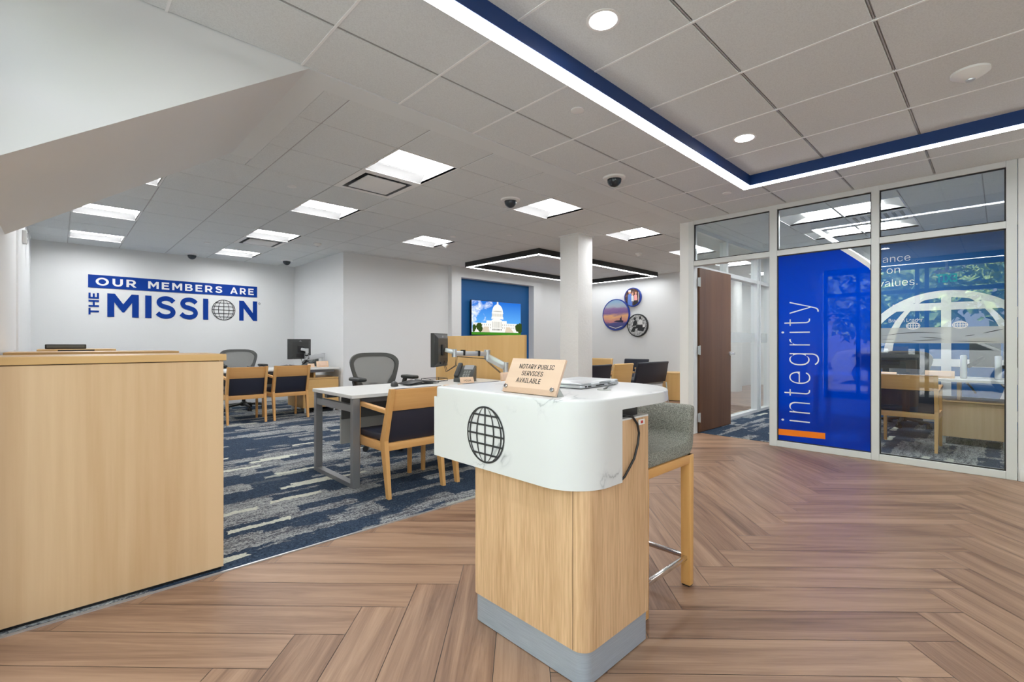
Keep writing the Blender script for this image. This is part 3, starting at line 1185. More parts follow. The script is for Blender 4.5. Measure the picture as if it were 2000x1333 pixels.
vl = {(0, 1): 'square white ceiling vent with a dark gap around its plate, nearest the camera', (0, 7): 'square white ceiling vent farther back near the slogan wall'}
for (ix, iy), k in fix.items():
    if k != 'vent':
        continue
    o = thing('ceiling_vent', vl[(ix, iy)], 'vent', (GX0 + TS * (ix + 0.5), GY0 + TS * (iy + 0.5), ZC), 0, 'square air vents in the ceiling')
    a, b = TS / 2, TS * 0.40
    f_ = MB()
    fn = lambda u, v: (u, v, 0)
    f_.strip([(-b, -b), (b, -b), (b, b), (-b, b)], [(-a, -a), (a, -a), (a, a), (-a, a)], fn, 'trim_white')
    for s_ in (-1, 1):
        f_.flat([(-b, 0), (b, 0), (b, 0.09), (-b, 0.09)], lambda u, v, s_=s_: (u, s_ * b, v), 'silver')
        f_.flat([(-b, 0), (b, 0), (b, 0.09), (-b, 0.09)], lambda u, v, s_=s_: (s_ * b, u, v), 'silver')
    f_.build('frame', o)
    MB().box(-b, b, -b, b, 0.09, 0.10, 'black').build('throat', o)
    MB().box(-0.20, 0.20, -0.20, 0.20, -0.006, 0.004, 'trim_white', 0.003).build('plate', o)
    MB().lathe([(0.012, 0.004), (0.012, 0.09)], (0, 0, 0), 'silver', 10).build('hanger', o)
ov = thing('ceiling_vent', 'square perforated ceiling vent between the two office lights', 'vent', (7.285, 1.03, ZC - 0.002))
MB().box(-0.29, 0.29, -0.29, 0.29, -0.004, 0.0, 'trim_white').build('frame', ov)
q = MB()
for k in range(7):
    q.box(-0.24, 0.24, -0.24 + k * 0.075, -0.21 + k * 0.075, -0.012, -0.004, 'light_panel')
q.build('slat_panel', ov)

# linear lamp, blue sides, lobby
for nm, lb, x0, x1, y0, y1, wd, zb, sm in (
        ('linear_ceiling_lamp', 'large rectangular blue-sided light frame hung below the lobby ceiling', 0.30, 4.67, -2.4, 1.688, 0.088, 2.598, 'lamp_blue'),
        ('linear_ceiling_lamp', 'black square light frame hung below the lounge ceiling around the column', 5.62, 9.44, 5.20, 7.12, 0.085, 2.600, 'lamp_black')):
    o = thing(nm, lb, 'ceiling lamp', ((x0 + x1) / 2, (y0 + y1) / 2, zb))
    a, b = (x1 - x0) / 2, (y1 - y0) / 2
    h_ = MB()
    for q in ((-a, a, -b, -b + wd), (-a, a, b - wd, b), (-a, -a + wd, -b + wd, b - wd), (a - wd, a, -b + wd, b - wd)):
        h_.box(q[0], q[1], q[2], q[3], 0.004, ZC - zb, sm)
    h_.build('housing', o)
    e_ = 0.002 if sm == 'lamp_blue' else 0.012
    l_ = MB()
    fn = lambda u, v: (u, v, 0.001)
    ii = [(-a + wd - e_, -b + wd - e_), (a - wd + e_, -b + wd - e_), (a - wd + e_, b - wd + e_), (-a + wd - e_, b - wd + e_)]
    oo = [(-a + e_, -b + e_), (a - e_, -b + e_), (a - e_, b - e_), (-a + e_, b - e_)]
    l_.strip(oo, ii, fn, 'strip_lens')
    l_.build('lens', o)

# downlights
for x, y, lb in ((1.876, 1.318, 'round recessed downlight nearest the camera'), (3.719, 1.339, 'round recessed downlight near the corner of the blue light frame')):
    o = thing('downlight', lb, 'downlight', (x, y, ZC), 0, 'round downlights inside the blue light frame')
    MB().lathe([(0.062, -0.001), (0.075, -0.004), (0.082, -0.002), (0.082, 0.0)], (0, 0, 0), 'trim_white', 32).build('trim_ring', o)
    MB().lathe([(0.0, -0.0035), (0.064, -0.0035), (0.064, -0.002)], (0, 0, 0), 'lens', 32).build('lens', o)
# small round ceiling caps
caps = [(2.475, 1.943, 'concealed sprinkler cap between the lobby light frame and the ceiling band'), (4.949, 1.952, 'concealed sprinkler cap near the corner of the blue light frame by the office'),
        (1.659, 4.838, 'concealed sprinkler cap nearest the stair underside'), (1.657, 8.454, 'concealed sprinkler cap above the wall slogan'),
        (4.120, 5.499, 'concealed sprinkler cap nearest the black light frame'), (4.639, 4.864, 'concealed sprinkler cap between the column and the dome camera')]
for x, y, lb in caps:
    tag(MB().lathe([(0.044, 0.0), (0.044, -0.006), (0.036, -0.009), (0.0, -0.009)], (0, 0, 0), 'trim_white', 24).build('sprinkler_cap', None, None, (x, y, ZC)), lb, 'sprinkler cap', 'round ceiling caps')
for x, y, lb, k in ((3.729, 0.121, 'white round smoke detector above the office glass', 1.0), (4.12, 5.40, 'small white detector beside the square light near the black light frame', 0.7), (2.903, 7.356, 'small white detector near the back wall corner', 0.7), (7.196, 4.319, 'small white detector behind the column top', 0.7)):
    if abs(x - 4.12) < 0.01:
        x, y = 4.40, 6.05
    o = thing('smoke_detector', lb, 'smoke detector', (x, y, ZC))
    MB().lathe([(0.085 * k, 0.0), (0.085 * k, -0.012), (0.068 * k, -0.024), (0.034 * k, -0.045), (0.0, -0.048)], (0, 0, 0), 'trim_white', 28).build('body', o)
    MB().lathe([(0.022 * k, -0.046), (0.020 * k, -0.053), (0.0, -0.054)], (0, 0, 0), 'silver', 16).build('sensor_grille', o)
dome = None
for x, y, lb in ((3.734, 2.499, 'dome camera between the blue light frame and the ceiling band'), (3.504, 3.657, 'dome camera beside the square light on the carpet side of the ceiling band'),
                 (1.685, 9.763, 'dome camera at the back wall above the slogan'), (3.085, 9.262, 'dome camera in the far corner of the back wall')):
    if dome is None:
        dome = thing('dome_camera', lb, 'security camera', (x, y, ZC), 0, 'dome cameras on the ceiling')
        MB().lathe([(0.105, 0.0), (0.10, -0.012), (0.072, -0.02), (0.068, -0.02)], (0, 0, 0), 'trim_white', 28).build('base', dome)
        MB().lathe([(0.066, -0.018)] + [(0.066 * math.cos(a), -0.024 - 0.066 * math.sin(a)) for a in (0, 0.3, 0.6, 0.9, 1.2, 1.45)] + [(0.0, -0.09)], (0, 0, 0), 'car_glass', 28).build('dome', dome)
    else:
        dup(dome, (x, y, ZC), 0, lb)
o = thing('wall_sensor', 'small white sensor with dark slots high on the left wall', 'sensor', (-0.255, 6.87, 2.22))
MB().box(0, 0.035, -0.05, 0.05, -0.06, 0.07, 'trim_white', 0.005).build('body', o)
MB().box(0.033, 0.037, -0.03, 0.0, 0.0, 0.05, 'black').box(0.033, 0.037, 0.02, 0.04, -0.05, -0.01, 'black').build('slot', o)
ex = thing('exit_sign', 'green exit sign hung by the storefront window', 'sign', (-0.12, 0.69, 2.34))
MB().box(-0.02, 0.02, -0.17, 0.17, -0.11, 0.11, 'clear_acrylic').box(-0.02, 0.02, -0.17, 0.17, 0.11, 0.15, 'silver').box(-0.01, 0.01, -0.02, 0.02, 0.15, ZC - 2.34, 'silver').build('plate', ex)
q = MB()
q.mesh(text_mesh('EXIT', 0.28, 0.15, 0.02), 'exit_green', on((0.0215, -0.14, -0.075), (0, 1, 0), (0, 0, 1)))
q.build('lettering', ex)

# ------------------------------------------------------------------ wall graphic
wg = thing('wall_slogan', 'large blue slogan lettering with banner and globe on the back wall', 'wall lettering', (0.349, 9.998, 1.57))
P_ = on((0, -0.002, 0), (1, 0, 0), (0, 0, 1))
MB().prism([(0, 0.462), (2.435, 0.462), (2.435, 0.668), (0, 0.668)], lambda u, v, a: P_(u, v, a), 0, 0.004, 'letter_blue').build('banner', wg)
q = MB()
for s_, a, b in (('OUR', 0.09, 0.60), ('MEMBERS', 0.755, 1.845), ('ARE', 1.975, 2.375)):
    bold(q, s_, b - a, 0.122, lambda x, y, a=a: P_(x + a, y + 0.503, 0.0045), 'letter_white', 0.30)
q.build('banner_lettering', wg)
q = MB()
bold(q, 'THE', 0.345, 0.125, lambda x, y: P_(0.13 - y, x + 0.035, 0.003), 'letter_blue', 0.18)
for s_, a, b in (('M', 0.23, 0.63), ('I', 0.715, 0.80), ('S', 0.86, 1.135), ('S', 1.195, 1.465), ('I', 1.545, 1.625), ('N', 2.125, 2.435)):
    bold(q, s_, b - a, 0.38, lambda x, y, a=a: P_(x + a, y + 0.004, 0.003), 'letter_blue')
q.build('lettering', wg)
q = MB()
globe(q, 0.19, 0.19, 0.011, lambda u, v: P_(u + 1.87, v + 0.192, 0.003), 'letter_dark')
q.build('globe_emblem', wg)
q = MB()
th = [2 * PI * k / 20 for k in range(20)]
q.strip([(0.016 * math.cos(a), 0.016 * math.sin(a)) for a in th], [(0.021 * math.cos(a), 0.021 * math.sin(a)) for a in th], lambda u, v: P_(u + 2.475, v + 0.345, 0.003), 'letter_dark')
q.mesh(text_mesh('R', None, 0.02, 0.0), 'letter_dark', lambda x, y, z: P_(x + 2.468, y + 0.335, 0.003))
q.build('registered_mark', wg)

# ------------------------------------------------------------------ graphics on the office glass
gd = thing('glass_graphic', 'translucent blue film with tall white word and orange bar on the office glass', 'window graphic', (GX - 0.0, 0, 0))
arcc = (0.335, 1.10)    # centre (y, z) of the large circle cut from the film
# right edge of the film follows an arc of that circle
R0 = 1.31
pts = []
for k in range(13):
    y = 0.888 + (1.149 - 0.888) * k / 12
    z = 1.872 + (2.115 - 1.872) * (k / 12) ** 0.92
    pts.append((y, z))
film = [(1.725, 0.076)] + [(0.898, 0.076)] + [(max(y, 0.898), z - 0.0) for y, z in pts] + [(1.725, 2.115)]
q = MB()
q.flat(film, lambda u, v: (0.0195, u, v), 'blue_film')
q.build('film', gd)
q = MB()
q.strip([(max(y, 0.898), z) for y, z in pts], [(max(y - 0.004, 0.898), min(z + 0.055, 2.115)) for y, z in pts], lambda u, v: (0.018, u, v), 'letter_white', False)
q.build('arc', gd)
q = MB()
# reads upwards: letters' tops point to +y
q.mesh(text_mesh('integrity', 1.315, 0.36, -0.016, 1.12), 'letter_white', lambda x, y, z: (0.018, 1.335 + y, 0.29 + x))
q.build('lettering', gd)
MB().flat([(1.725, 0.128), (1.279, 0.143), (1.279, 0.207), (1.725, 0.196)], lambda u, v: (0.0175, u, v), 'orange').build('bar', gd)

fb = thing('frosted_band', 'frosted band with wavy lines and two small globes across the clear office pane', 'window graphic', (GX, 0, 0))
q = MB()
q.flat([(0.815, 1.15), (-0.02, 1.15), (-0.02, 1.298), (0.815, 1.298)], lambda u, v: (0.0195, u, v), 'frost_film')
q.build('band', fb)
q = MB()


def wave(pts_, th_):
    up_, dn_ = [], []
    n = len(pts_)
    for k, (y, z) in enumerate(pts_):
        h_ = th_ * math.sin(PI * (k + 0.4) / (n - 0.2)) / 2
        up_.append((y, z + h_))
        dn_.append((y, z - h_))
    q.strip(dn_, up_, lambda u, v: (0.0185, u, v), 'gasket', False)


wave([(0.81 - 0.034 * k, 1.222 + 0.030 * math.sin(k * 0.19)) for k in range(14)], 0.006)
wave([(0.81 - 0.02 * k, 1.19) for k in range(6)], 0.004)
wave([(0.53 - 0.02 * k, 1.21 - 0.002 * k) for k in range(9)], 0.006)
wave([(0.58 - 0.025 * k, 1.175 + 0.001 * k) for k in range(10)], 0.005)
wave([(0.81 - 0.03 * k, 1.158) for k in range(10)], 0.004)
wave([(0.22 - 0.02 * k, 1.214 + 0.004 * k) for k in range(4)], 0.006)
wave([(0.11 - 0.018 * k, 1.238 + 0.005 * k) for k in range(8)], 0.007)
wave([(0.30 - 0.04 * k, 1.17 - 0.001 * k) for k in range(8)], 0.004)
q.build('wave_lines', fb)
for y in (0.574, 0.253):
    q = MB()
    globe(q, 0.052, 0.034, 0.005, lambda u, v, y=y: (0.0175, y - u, 1.315 + v), 'letter_white', (-0.6, 0, 0.6), (0.38, 0.75), 32)
    q.build('globe_emblem', fb)
nl = MB()
nl.mesh(text_mesh('Branch Leader', 0.25, 0.034, 0.0), 'letter_white', on((0.018, 0.755, 1.352), (0, -1, 0), (0, 0, 1)))
tag(nl.build('door_lettering', None, None, (GX, 0, 0)), 'small white job title lettering on the clear office pane', 'lettering')

og = thing('office_wall_graphic', 'white globe outline and three lines of white text on the blue office wall', 'wall lettering', (8.998, 0, 0))
q = MB()
globe(q, 1.02, 1.02, 0.105, lambda u, v: (-0.003, 0.535 - u, 0.875 + v), 'letter_white', (-0.78, 0, 0.78), (0.64,), 96, 0.10)
q.build('globe_emblem', og)
q = MB()
for s_, wd, z in (('A lifetime of guidance', 1.50, 2.335), ('and support built on', 1.38, 2.165), ('trust and shared values.', 1.58, 2.0)):
    q.mesh(text_mesh(s_, wd, 0.135 if 'p' in s_ or 'g' in s_ else 0.105, -0.006), 'letter_white', on((-0.003, 2.42, z), (0, -1, 0), (0, 0, 1)))
q.build('lettering', og)

# ------------------------------------------------------------------ reception kiosk in front
kx, ky = 1.25, 0.95
ki = thing('reception_kiosk', 'white marbled waterfall kiosk counter on an oak cabinet with steel kick base', 'counter', (kx, ky, 0))
q = MB()
top = rrect(-0.05, 0.745, -0.02, 0.79, (0.16, 0.30, 0.06, 0.03), 12)
b = bmesh.new()
tl_ = [b.verts.new((u, v, 0.918)) for u, v in top]
tu_ = [b.verts.new((u, v, 0.963)) for u, v in top]
b.faces.new(tl_[::-1])
up_f = b.faces.new(tu_)
for k in range(len(top)):
    j = (k + 1) % len(top)
    b.faces.new((tl_[k], tl_[j], tu_[j], tu_[k]))
bmesh.ops.recalc_face_normals(b, faces=b.faces[:])
bmesh.ops.bevel(b, geom=list(up_f.edges), offset=0.008, segments=3, affect='EDGES', profile=0.5)
q._merge(b, 'quartz')
q.smooth = True
q.build('countertop', ki)
# apron wraps the front face and the near end
oc = [(-0.05, 0.79)] + arc(0.11, 0.14, 0.16, PI, 1.5 * PI, 14) + [(0.19, -0.02)]
ic = [(-0.012, 0.79)] + arc(0.11, 0.14, 0.122, PI, 1.5 * PI, 14) + [(0.19, 0.018)]
q = MB().prism(oc + ic[::-1], lambda u, v, a: (u, v, a), 0.660, 0.918, 'quartz')
q.build('apron', ki)
q = MB()
body = rrect(0, 0.415, 0.0, 0.585, (0.05, 0.02, 0.02, 0.03), 10)
q.prism(body, lambda u, v, a: (u, v, a), 0.118, 0.872, 'oak_z')
q.build('cabinet', ki)
MB().prism(rrect(0.0, 0.415, 0.0, 0.585, (0.05, 0.02, 0.02, 0.03), 8), lambda u, v, a: (u, v, a), 0.872, 0.878, 'desk_white').build('cabinet_top', ki)
MB().box(0.03, 0.33, 0.16, 0.56, 0.878, 0.918, 'grey_plastic').build('riser', ki)
q = MB().prism(rrect(0.008, 0.408, 0.008, 0.577, (0.044, 0.016, 0.016, 0.024), 10), lambda u, v, a: (u, v, a), 0.004, 0.118, 'steel')
q.build('kick_plate', ki)
MB().box(-0.0012, 0.002, 0.050, 0.0515, 0.12, 0.87, 'walnut_z').build('panel_seam', ki)
q = MB()
globe(q, 0.111, 0.111, 0.0075, lambda u, v: (-0.0515, 0.444 - u, 0.797 + v), 'letter_dark')
q.build('globe_emblem', ki)

# notary sign
sg = thing('notary_sign', 'small pale wood notary services sign propped on the marbled kiosk', 'sign', (1.252, 1.218, 0.963))
ln = Vector((0.060, 0, 0.127)).normalized()
U, V = Vector((0, -1, 0)), ln
Pn = on((0, 0.136, 0.004), U, V)
W_, H_ = 0.272, 0.140
MB().prism([(0, 0), (W_, 0), (W_, H_), (0, H_)], lambda u, v, a: Pn(u, v, a), -0.010, 0.0, 'plaque_y').build('panel', sg)
MB().prism([(-0.003, -0.002), (W_ + 0.003, -0.002), (W_ + 0.003, 0.02), (-0.003, 0.02)], lambda u, v, a: Pn(u, v, a), 0.0005, 0.003, 'clear_acrylic').build('acrylic_lip', sg)
q = MB()
for s_, x0, wd, y0 in (('NOTARY PUBLIC', 0.070, 0.178, 0.098), ('SERVICES', 0.094, 0.108, 0.070), ('AVAILABLE', 0.076, 0.125, 0.041)):
    for k in range(3):
        q.mesh(text_mesh(s_, wd, 0.0190, 0.0, 1.05), 'letter_dark', lambda x, y, z, x0=x0, y0=y0: Pn(x + x0 - 0.018 + 0.0005 * k, y + y0, 0.0006 + 0.0001 * k))
q.build('lettering', sg)
for x in (0.014, W_ - 0.020):
    b_ = MB()
    b_.lathe([(0.008, -0.002), (0.0085, 0.006), (0.006, 0.009), (0.0, 0.009)], (0, 0, 0), 'acrylic_bolt', 18)
    mt = Matrix.Translation(Pn(x, 0.022, 0)) @ Matrix(((U.x, V.x, U.cross(V).x, 0), (U.y, V.y, U.cross(V).y, 0), (U.z, V.z, U.cross(V).z, 0), (0, 0, 0, 1)))
    b_.move(mt).build('bolt', sg)
MB().hexa([(0.016, -0.135, 0), (0.05, -0.135, 0), (0.05, 0.135, 0), (0.016, 0.135, 0), (0.022, -0.135, 0.03), (0.026, -0.135, 0.03), (0.026, 0.135, 0.03), (0.022, 0.135, 0.03)], 'light_panel').build('foot', sg)

# laptop, closed
lp = thing('laptop', 'closed silver laptop lying on the marbled kiosk behind the notary sign', 'laptop', (1.70, 1.325, 0.963), math.radians(6))
q = MB()
q.prism(rrect(-0.165, 0.165, -0.115, 0.115, 0.015, 4), lambda u, v, a: (u, v, a), 0.003, 0.015, 'silver', 0.002)
q.build('base', lp)
MB().prism(rrect(-0.165, 0.165, -0.112, 0.115, 0.015, 4), lambda u, v, a: (u, v, a), 0.0165, 0.024, 'silver', 0.002).build('lid', lp)
MB().lathe([(0.006, -0.035), (0.006, 0.035)], (-0.06, -0.113, 0.016), 'silver', 12, 'x').lathe([(0.006, -0.02), (0.006, 0.02)], (0.10, -0.113, 0.016), 'silver', 12, 'x').build('hinge', lp)
for x0, x1 in ((-0.14, -0.125), (-0.115, -0.09), (-0.05, 0.02)):
    MB().box(x0, x1, -0.1165, -0.114, 0.006, 0.012, 'black').build('port', lp)
MB().box(-0.15, 0.15, -0.10, 0.10, 0.0, 0.003, 'black').build('foot', lp)
cb = thing('laptop_cable', 'short grey cable running from a grommet to the silver laptop', 'cable', (1.60, 1.12, 0.963))
MB().lathe([(0.028, 0.0), (0.028, 0.003), (0.0, 0.003)], (0, 0, 0), 'light_panel', 24).build('grommet', cb)
MB().tube([(0.0, 0, 0.002), (0.02, 0.005, 0.006), (0.07, 0.03, 0.010), (0.13, 0.05, 0.012), (0.16, 0.088, 0.0125)], 0.0045, 'grey_plastic', 8).build('cord', cb)
pb = thing('power_box', 'black power box under the kiosk top with a dark cord hanging down', 'power box', (1.40, 1.0, 0.878))
MB().box(0.05, 0.21, -0.028, 0.075, 0.0005, 0.034, 'black', 0.003).build('housing', pb)
MB().tube([(0.10, -0.030, 0.012), (0.13, -0.055, 0.004), (0.152, -0.062, -0.025), (0.163, -0.062, -0.060), (0.155, -0.062, -0.10), (0.13, -0.062, -0.150), (0.07, -0.060, -0.205), (0.045, -0.050, -0.225)], 0.0045, 'black', 8).build('cord', pb)
tg = MB().box(0.158, 0.200, -0.064, -0.0625, -0.030, -0.010, 'paper').build('tag', pb)
MB().box(0.172, 0.188, -0.0648, -0.0641, -0.025, -0.015, 'sign_red').build('stamp', tg)

# bar stool
sw = 0.46
bs = thing('bar_stool', 'grey upholstered bar stool with wooden legs and steel footrail behind the kiosk', 'stool', (1.96, 1.255, 0))
for sx_ in (-1, 1):
    for sy_ in (-1, 1):
        x, y = 0.205 * sx_, 0.215 * sy_
        l_ = MB().bar((x, y, 0.006), (x, y, 0.625), 0.038, 0.045, 'beech_z', bev=0.003, w2=0.045)
        l_ = l_.build('leg', bs)
        MB().box(x - 0.016, x + 0.016, y - 0.018, y + 0.018, 0, 0.007, 'black').build('glide', l_)
q = MB()
for s_ in (-1, 1):
    q.box(-0.228, 0.228, s_ * 0.215 - 0.022, s_ * 0.215 + 0.022, 0.585, 0.625, 'beech_x', 0.003)
    q.box(s_ * 0.205 - 0.022, s_ * 0.205 + 0.022, -0.2, 0.2, 0.585, 0.6245, 'beech_y')
q.build('seat_frame', bs)
q = MB()
for s_ in (-1, 1):
    q.box(-0.19, 0.19, s_ * 0.215 - 0.010, s_ * 0.215 + 0.010, 0.125, 0.145, 'chrome', 0.003)
    q.box(s_ * 0.205 - 0.010, s_ * 0.205 + 0.010, -0.195, 0.195, 0.1245, 0.1445, 'chrome', 0.003)
q.build('footrail', bs)
prof = [(-0.26, 0.626), (0.17, 0.626)] + arc(0.175, 0.686, 0.06, -PI / 2, 0, 6)[1:] + [(0.250, 0.83)] + arc(0.225, 0.833, 0.025, 0, PI, 6) + [(0.185, 0.75)] + arc(0.145, 0.735, 0.045, 0, -PI / 2, 6) + [(-0.25, 0.684)] + arc(-0.235, 0.655, 0.028, PI / 2, PI, 4)
q = MB().prism(prof, lambda u, v, a: (u, a, v), -0.235, 0.235, 'tweed', 0.012)
q.build('seat_shell', bs)

# ------------------------------------------------------------------ teller counters on the left


def counter(label, x0, x1, y0, depth, zt, face, inset=0.0):
    o = thing('teller_counter', label, 'counter', ((x0 + x1) / 2, y0, 0), 0, 'maple counters along the left wall')
    a = (x1 - x0) / 2
    MB().box(-a, a - 0.012, 0.006, depth, 0.02, zt - 0.036, face, 0.002, 1).build('front_panel', o)
    MB().box(-a, a, 0, depth + 0.02, zt - 0.033, zt, 'maple_x', 0.002, 1).build('countertop', o)
    MB().box(-a + 0.005, a - 0.03, 0.012, depth - 0.01, zt - 0.037, zt - 0.032, 'black').build('shadow_gap', o)
    MB().box(-a + 0.01, a - 0.02, 0.02, depth - 0.02, 0.005, 0.02, 'black').build('kick_plate', o)
    return o


counter('near maple teller counter with plain front panel reaching the carpet edge', XL + 0.004, 0.62, 2.735, 0.42, 1.098, 'maple_z')
counter('second maple counter behind the near one, only its top edge showing', -0.225, 0.61, 3.97, 0.42, 1.098, 'maple_z')
k3 = counter('third and farthest maple counter holding the black monitor', -0.127, 0.393, 5.70, 0.42, 1.098, 'maple_z')
MB().box(-0.13, 0.11, -0.003, 0.001, 1.066, 1.094, 'black').build('inset', k3)
o = thing('counter_monitor', 'low black device lying on the farthest maple counter', 'monitor', (0.057, 5.9, 1.0985))
MB().box(-0.137, 0.137, -0.02, 0.10, 0.0, 0.043, 'black', 0.006).build('housing', o)
MB().box(-0.125, 0.125, -0.022, -0.019, 0.012, 0.034, 'grey_plastic').build('front_strip', o)

# ------------------------------------------------------------------ guest chairs


def make_guest_chair(label, loc, rz=0.0, group=None):
    o = thing('guest_chair', label, 'chair', loc, rz, group)
    hw = 0.243
    for s_ in (-1, 1):
        x = s_ * hw
        l_ = MB()                                   # rear post, kinked at the seat
        b = bmesh.new()
        prof = [(-0.270, -0.232, 0.0), (-0.225, -0.160, 0.36), (-0.215, -0.150, 0.42), (-0.318, -0.280, 0.812)]
        rings = []
        for y0, y1, z in prof:
            t_ = 0.034 if z > 0 else 0.026
            rings.append([b.verts.new((x + sx_ * t_ / 2, y, z)) for sx_, y in ((-1, y0), (1, y0), (1, y1), (-1, y1))])
        for r0, r1 in zip(rings, rings[1:]):
            for k in range(4):
                b.faces.new((r0[k], r0[(k + 1) % 4], r1[(k + 1) % 4], r1[k]))
        b.faces.new(rings[0][::-1])
        b.faces.new(rings[-1])
        bmesh.ops.recalc_face_normals(b, faces=b.faces[:])
        l_._merge(b, 'beech_z')
        l_.build('leg', o)
        MB().bar((x, 0.255, 0), (x, 0.245, 0.655), 0.028, 0.030, 'beech_z', w2=0.034, d2=0.042, bev=0.002).build('leg', o)
        MB().bar((x, -0.245, 0.640), (x, 0.272, 0.668), 0.042, 0.030, 'beech_y', bev=0.003).build('armrest', o)
        MB().bar((x, -0.17, 0.372), (x, 0.24, 0.372), 0.030, 0.062, 'beech_y', bev=0.002).build('seat_rail', o)
    MB().box(-hw + 0.016, hw - 0.016, -0.215, -0.180, 0.343, 0.400, 'beech_x', 0.002).build('cross_rail', o)
    MB().box(-hw + 0.016, hw - 0.016, 0.225, 0.255, 0.343, 0.400, 'beech_x', 0.002).build('cross_rail', o)
    sl2 = (-0.105) / 0.392

    def bx_(x0, x1, z0, z1, d0_, d1_, m, bev):
        f0 = lambda z: -0.1825 + (z - 0.42) * sl2
        return MB().hexa([(x0, f0(z0) + d0_, z0), (x1, f0(z0) + d0_, z0), (x1, f0(z0) + d1_, z0), (x0, f0(z0) + d1_, z0),
                          (x0, f0(z1) + d0_, z1), (x1, f0(z1) + d0_, z1), (x1, f0(z1) + d1_, z1), (x0, f0(z1) + d1_, z1)], m, bev)
    bx_(-hw + 0.017, hw - 0.017, 0.645, 0.806, -0.020, 0.008, 'beech_x', 0.002).build('back_rail', o)
    bx_(-hw + 0.018, hw - 0.018, 0.402, 0.643, -0.014, 0.018, 'navy_vinyl', 0.005).build('back_pad', o)
    bx_(-hw + 0.018, hw - 0.018, 0.400, 0.808, 0.019, 0.046, 'navy_vinyl', 0.010).build('backrest', o)
    MB().box(-hw + 0.018, hw - 0.018, -0.168, 0.262, 0.402, 0.458, 'navy_vinyl', 0.014, 3).build('seat', o)
    return o


ch = make_guest_chair('wooden guest chair with navy back nearest the kiosk, beside the metal desk leg', (1.998, 3.375, 0.005))
dup(ch, (2.625, 3.375, 0.005), 0, 'wooden guest chair almost hidden behind the marbled kiosk top')
dup(ch, (1.955, 7.70, 0.005), math.radians(-2), 'wooden guest chair at the far desk, the one beside the maple counter')
dup(ch, (2.545, 7.69, 0.005), math.radians(1), 'wooden guest chair at the far desk, the one beside the low cabinet')
dup(ch, (6.83, 0.71, 0.005), -PI / 2, 'wooden guest chair inside the glazed office')

# ------------------------------------------------------------------ task chairs


